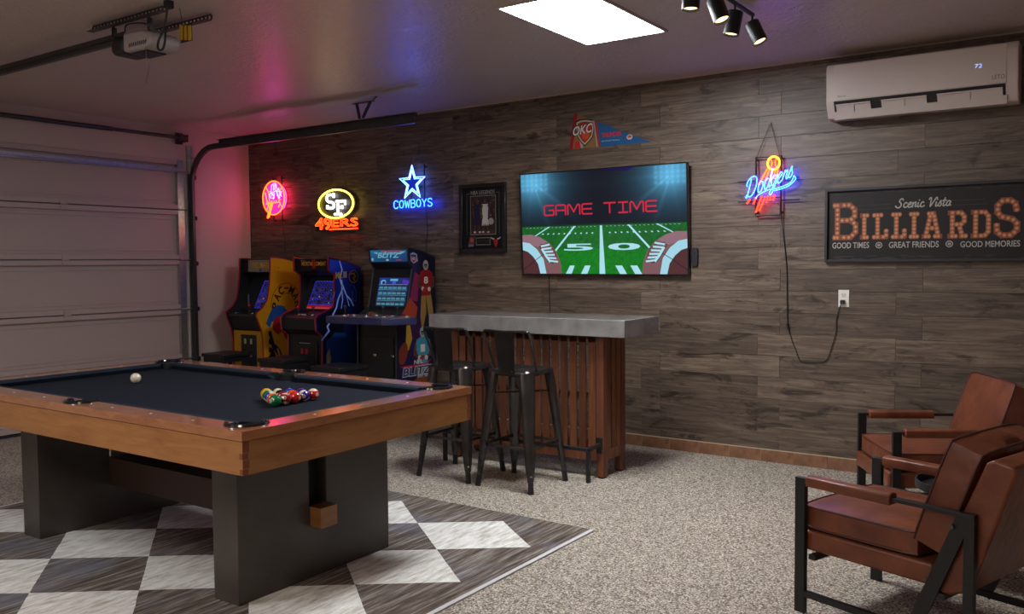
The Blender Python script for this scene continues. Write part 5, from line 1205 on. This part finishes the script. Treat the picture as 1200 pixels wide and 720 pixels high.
def armchair(label, loc, rz):
    t = thing('armchair', label, 'armchair', loc, rz, 'leather armchairs by the plank wall')
    xs = .283; yf, yb = .335, -.335; AH = .553
    for sx in (-1, 1):
        x = sx*xs
        MB().bb(x-.012, x+.012, yf-.022, yf+.022, 0, AH).build('leg', BLKM, t, bevel=.001)
        MB().bb(x-.012, x+.012, yb-.018, yb+.018, 0, AH-.012).build('leg', BLKM, t, bevel=.001)
        MB().bb(x-.015, x+.015, yb-.018, yf-.022, AH-.014, AH).build('arm_bar', BLKM, t, bevel=.001)
        MB().bar((x, yb+.02, AH-.016), (x-.0*sx, yb+.205, .07), .010, .050, 0, (0, 1, 0)).build('brace', BLKM, t, smooth=False)
        MB().bb(x-.011, x+.011, yb+.018, yf-.022, .068, .092).build('side_rail', BLKM, t, smooth=False)
        pad = MB().prism([(x-.026, AH-.028), (x+.026, AH-.028), (x+.030, AH-.010), (x+.026, AH+.010), (x+.010, AH+.016), (x-.010, AH+.016), (x-.026, AH+.010), (x-.030, AH-.010)], 1, -.055, yf-.035).build('arm_pad', LEA, t, bevel=.004)
        MB().cyl((x+.012*sx, yb+.06, AH-.055), (x+.016*sx, yb+.06, AH-.055), .009, 10).build('bolt', DSTEEL, t)
        MB().cyl((x+.012*sx, yb+.15, .29), (x+.016*sx, yb+.15, .29), .006, 10).build('bolt', DSTEEL, t)
    MB().bar((-xs, yf-.05, .235), (xs, yf-.05, .235), .03, .02).build('cross_bar', BLKM, t, smooth=False)
    MB().bar((-xs, yb+.1, .235), (xs, yb+.1, .235), .03, .02).build('cross_bar', BLKM, t, smooth=False)
    MB().bar((-xs, yb, .08), (xs, yb, .08), .02, .022).build('cross_bar', BLKM, t, smooth=False)
    # upholstered base and back shell
    MB().bb(-.268, .268, -.20, .372, .255, .338).build('seat_base', LEA, t, bevel=.012, seg=3)
    sh = [(-.20, .252), (-.24, .235), (-.33, .27), (-.475, .715), (-.47, .735), (-.40, .750), (-.375, .735), (-.215, .34)]
    MB().prism(sh, 0, -.268, .268).build('back_shell', LEA, t, bevel=.010, seg=3)
    cushion('seat_cushion', t, .53, .50, .082, .020, Matrix.Translation((0, .105, .392)))
    tl = math.radians(70)
    mt = Matrix.Translation((0, -.238, .582))@Matrix.Rotation(math.radians(109), 4, 'X')
    cushion('back_cushion', t, .53, .42, .110, .030, mt)
    return t
armchair('brown leather armchair with black metal frame, nearest the camera at right', (6.987, -2.401, 0), math.radians(71.7))
armchair('brown leather armchair with black metal frame, farther back beside the plank wall', (6.859, -.947, 0), math.radians(119.7))
t = thing('side_table', 'small round black tray side table between the two leather armchairs', 'side table', (7.06, -1.72, 0))
MB().lathe([(.19, 0), (.20, .002), (.20, .036), (.193, .038), (.190, .034), (.188, .008), (.0, .006)], (0, 0, .385), 32).build('tray_top', BLKM, t)
MB().cyl((0, 0, .01), (0, 0, .385), .014, 12).build('stem', BLKM, t); MB().lathe([(.14, 0), (.14, .008), (.02, .014)], (0, 0, 0), 28).build('base', BLKM, t)

# ================================================================== TRACK LIGHT
t = thing('track_light', 'black ceiling track bar with four tilted cylinder spotlights', 'track light', (5.965, -1.9, H))
MB().bb(-.009, .009, -.56, .49, -.040, -.024).build('track_bar', BLKM, t, bevel=.002)
MB().lathe([(.055, 0), (.055, -.022), (.0, -.024)][::-1], (0, -.12, 0), 24).build('canopy', BLKM, t)
WARM = emis('spot_lens', rgb('#ffd9a0'), 3.2)
for y, dv in ((.475, (.42, -.02, -.90)), (.215, (-.16, -.10, -1)), (-.055, (.36, -.06, -.93)), (-.345, (-.02, -.05, -1))):
    d_ = Vector(dv).normalized(); p = Vector((0, y, -.088)); m = MB(); m.cyl((0, y, -.04), p, .006, 8); m.build('stem', BLKM, t)
    q = d_.to_track_quat('Z', 'Y').to_matrix().to_4x4(); q.translation = p-d_*.012
    hd = MB().lathe([(.012, -.004), (.039, .0), (.041, .004), (.041, .120), (.037, .120), (.035, .108)], seg=24, mat=q).build('spot_head', BLKM, t)
    MB().lathe([(.034, .1085), (.034, .1095), (.032, .110)], seg=20, mat=q).build('lens', WARM, hd)
    l = bpy.data.lights.new('spot_lamp', 'SPOT'); l.energy = 7; l.color = (1, .80, .56); l.spot_size = math.radians(85); l.spot_blend = .8; l.shadow_soft_size = .03
    lo = bpy.data.objects.new('spot_lamp', l); COL.objects.link(lo); lo.parent = hd; lo.matrix_local = Matrix.Translation(p+d_*.125)@d_.to_track_quat('-Z', 'Y').to_matrix().to_4x4()

# ================================================================== GARAGE DOOR OPENER
t = thing('garage_door_opener', 'ceiling mounted garage door opener with white housing and long dark rail', 'garage door opener', (3.18, -3.20, 2.612))
MB().bb(-.26, -.12, -.090, .090, .0, .105).build('black_cover', BLK, t, bevel=.035, seg=4)
MB().prism([(-.12, .0), (.09, -.004), (.13, .01), (.145, .04), (.135, .075), (.06, .100), (-.12, .109)], 1, -.093, .093).build('housing', pm('opener_white', rgb('#a9a09c'), .4), t, bevel=.016, seg=3)
for i in range(9): MB().bar((-.06+.019*i, -.0935, .018), (-.050+.019*i, -.0935, .038), .004, .006).build('vent_slot', BLK, t, smooth=False)
MB().bb(-.10, .06, -.06, .06, -.012, .0).build('light_lens', BLK, t, bevel=.008)
rl = MB().bb(-3.13, -.25, -.02, .02, .116, .120).bb(-3.13, -.25, -.003, .003, .120, .153).bb(-3.13, -.25, -.015, .015, .092, .100).bb(-3.13, -.25, -.012, -.009, .100, .116); rl.build('rail', DSTEEL, t, smooth=False)
MB().bb(-.30, .05, -.03, .03, .102, .116).build('chassis_bracket', DSTEEL, t, smooth=False)
for x in (-.22, .12):
    m = MB(); perforated(m, (x, -.085, .095), (x, -.085, .158), .03, (1, 0, 0)); m.build('hanger_strap', DSTEEL, t, smooth=False)
for (a, b_, y) in ((-.365, .33, -.12), (-.15, .38, .12)):
    m = MB(); perforated(m, (a, y, .158), (b_, y, .158), .036); m.build('ceiling_angle', DSTEEL, t, smooth=False)
MB().tube(crom([(-.10, -.09, .11), (-.06, -.10, .14), (.05, -.08, .135), (.10, -.05, .115)]), .004, 6).build('cable', CORD, t)
MB().tube(crom([(.10, -.095, .0), (.11, -.10, -.06), (.13, -.10, -.12), (.11, -.10, -.165), (.10, -.10, -.20)]), .0015, 4).build('antenna_wire', pm('grey_wire', (.12, .10, .10), .6), t)
t = thing('power_cord', 'looped black power cord hanging from the ceiling socket by the opener', 'cord', (3.50, -3.40, H))
MB().tube(crom([(.09, .04, -.02), (.07, .04, -.07), (.03, .05, -.13), (-.02, .05, -.19), (-.01, .04, -.235), (.03, .04, -.24), (.045, .045, -.19), (.04, .05, -.12)]), .006, 6).build('cord', CORD, t)
MB().bb(.072, .108, .02, .06, -.045, -.003).build('plug', CORD, t, bevel=.004)
MB().bb(.03, .15, .0, .08, -.006, 0).build('socket_plate', WHITE, t, bevel=.002)
t = thing('warning_tag', 'small yellow and black striped tag hanging behind the opener', 'tag', (3.565, -3.245, 2.655))
Y_ = pm('warning_yellow', rgb('#b8921c'), .5)
for i, (a, b_) in enumerate(((-.050, -.024), (-.012, .010), (.022, .044))): MB().bb(a, b_, -.003, .003, -.035-.006*i, .040-.006*i).build('yellow_stripe', Y_, t, smooth=False)
MB().bb(-.052, .046, .003, .006, -.050, .042).build('backing', BLK, t, smooth=False)
MB().tube([(-.03, .004, .04), (-.05, .0, .134)], .0015, 4).build('string', CORD, t)
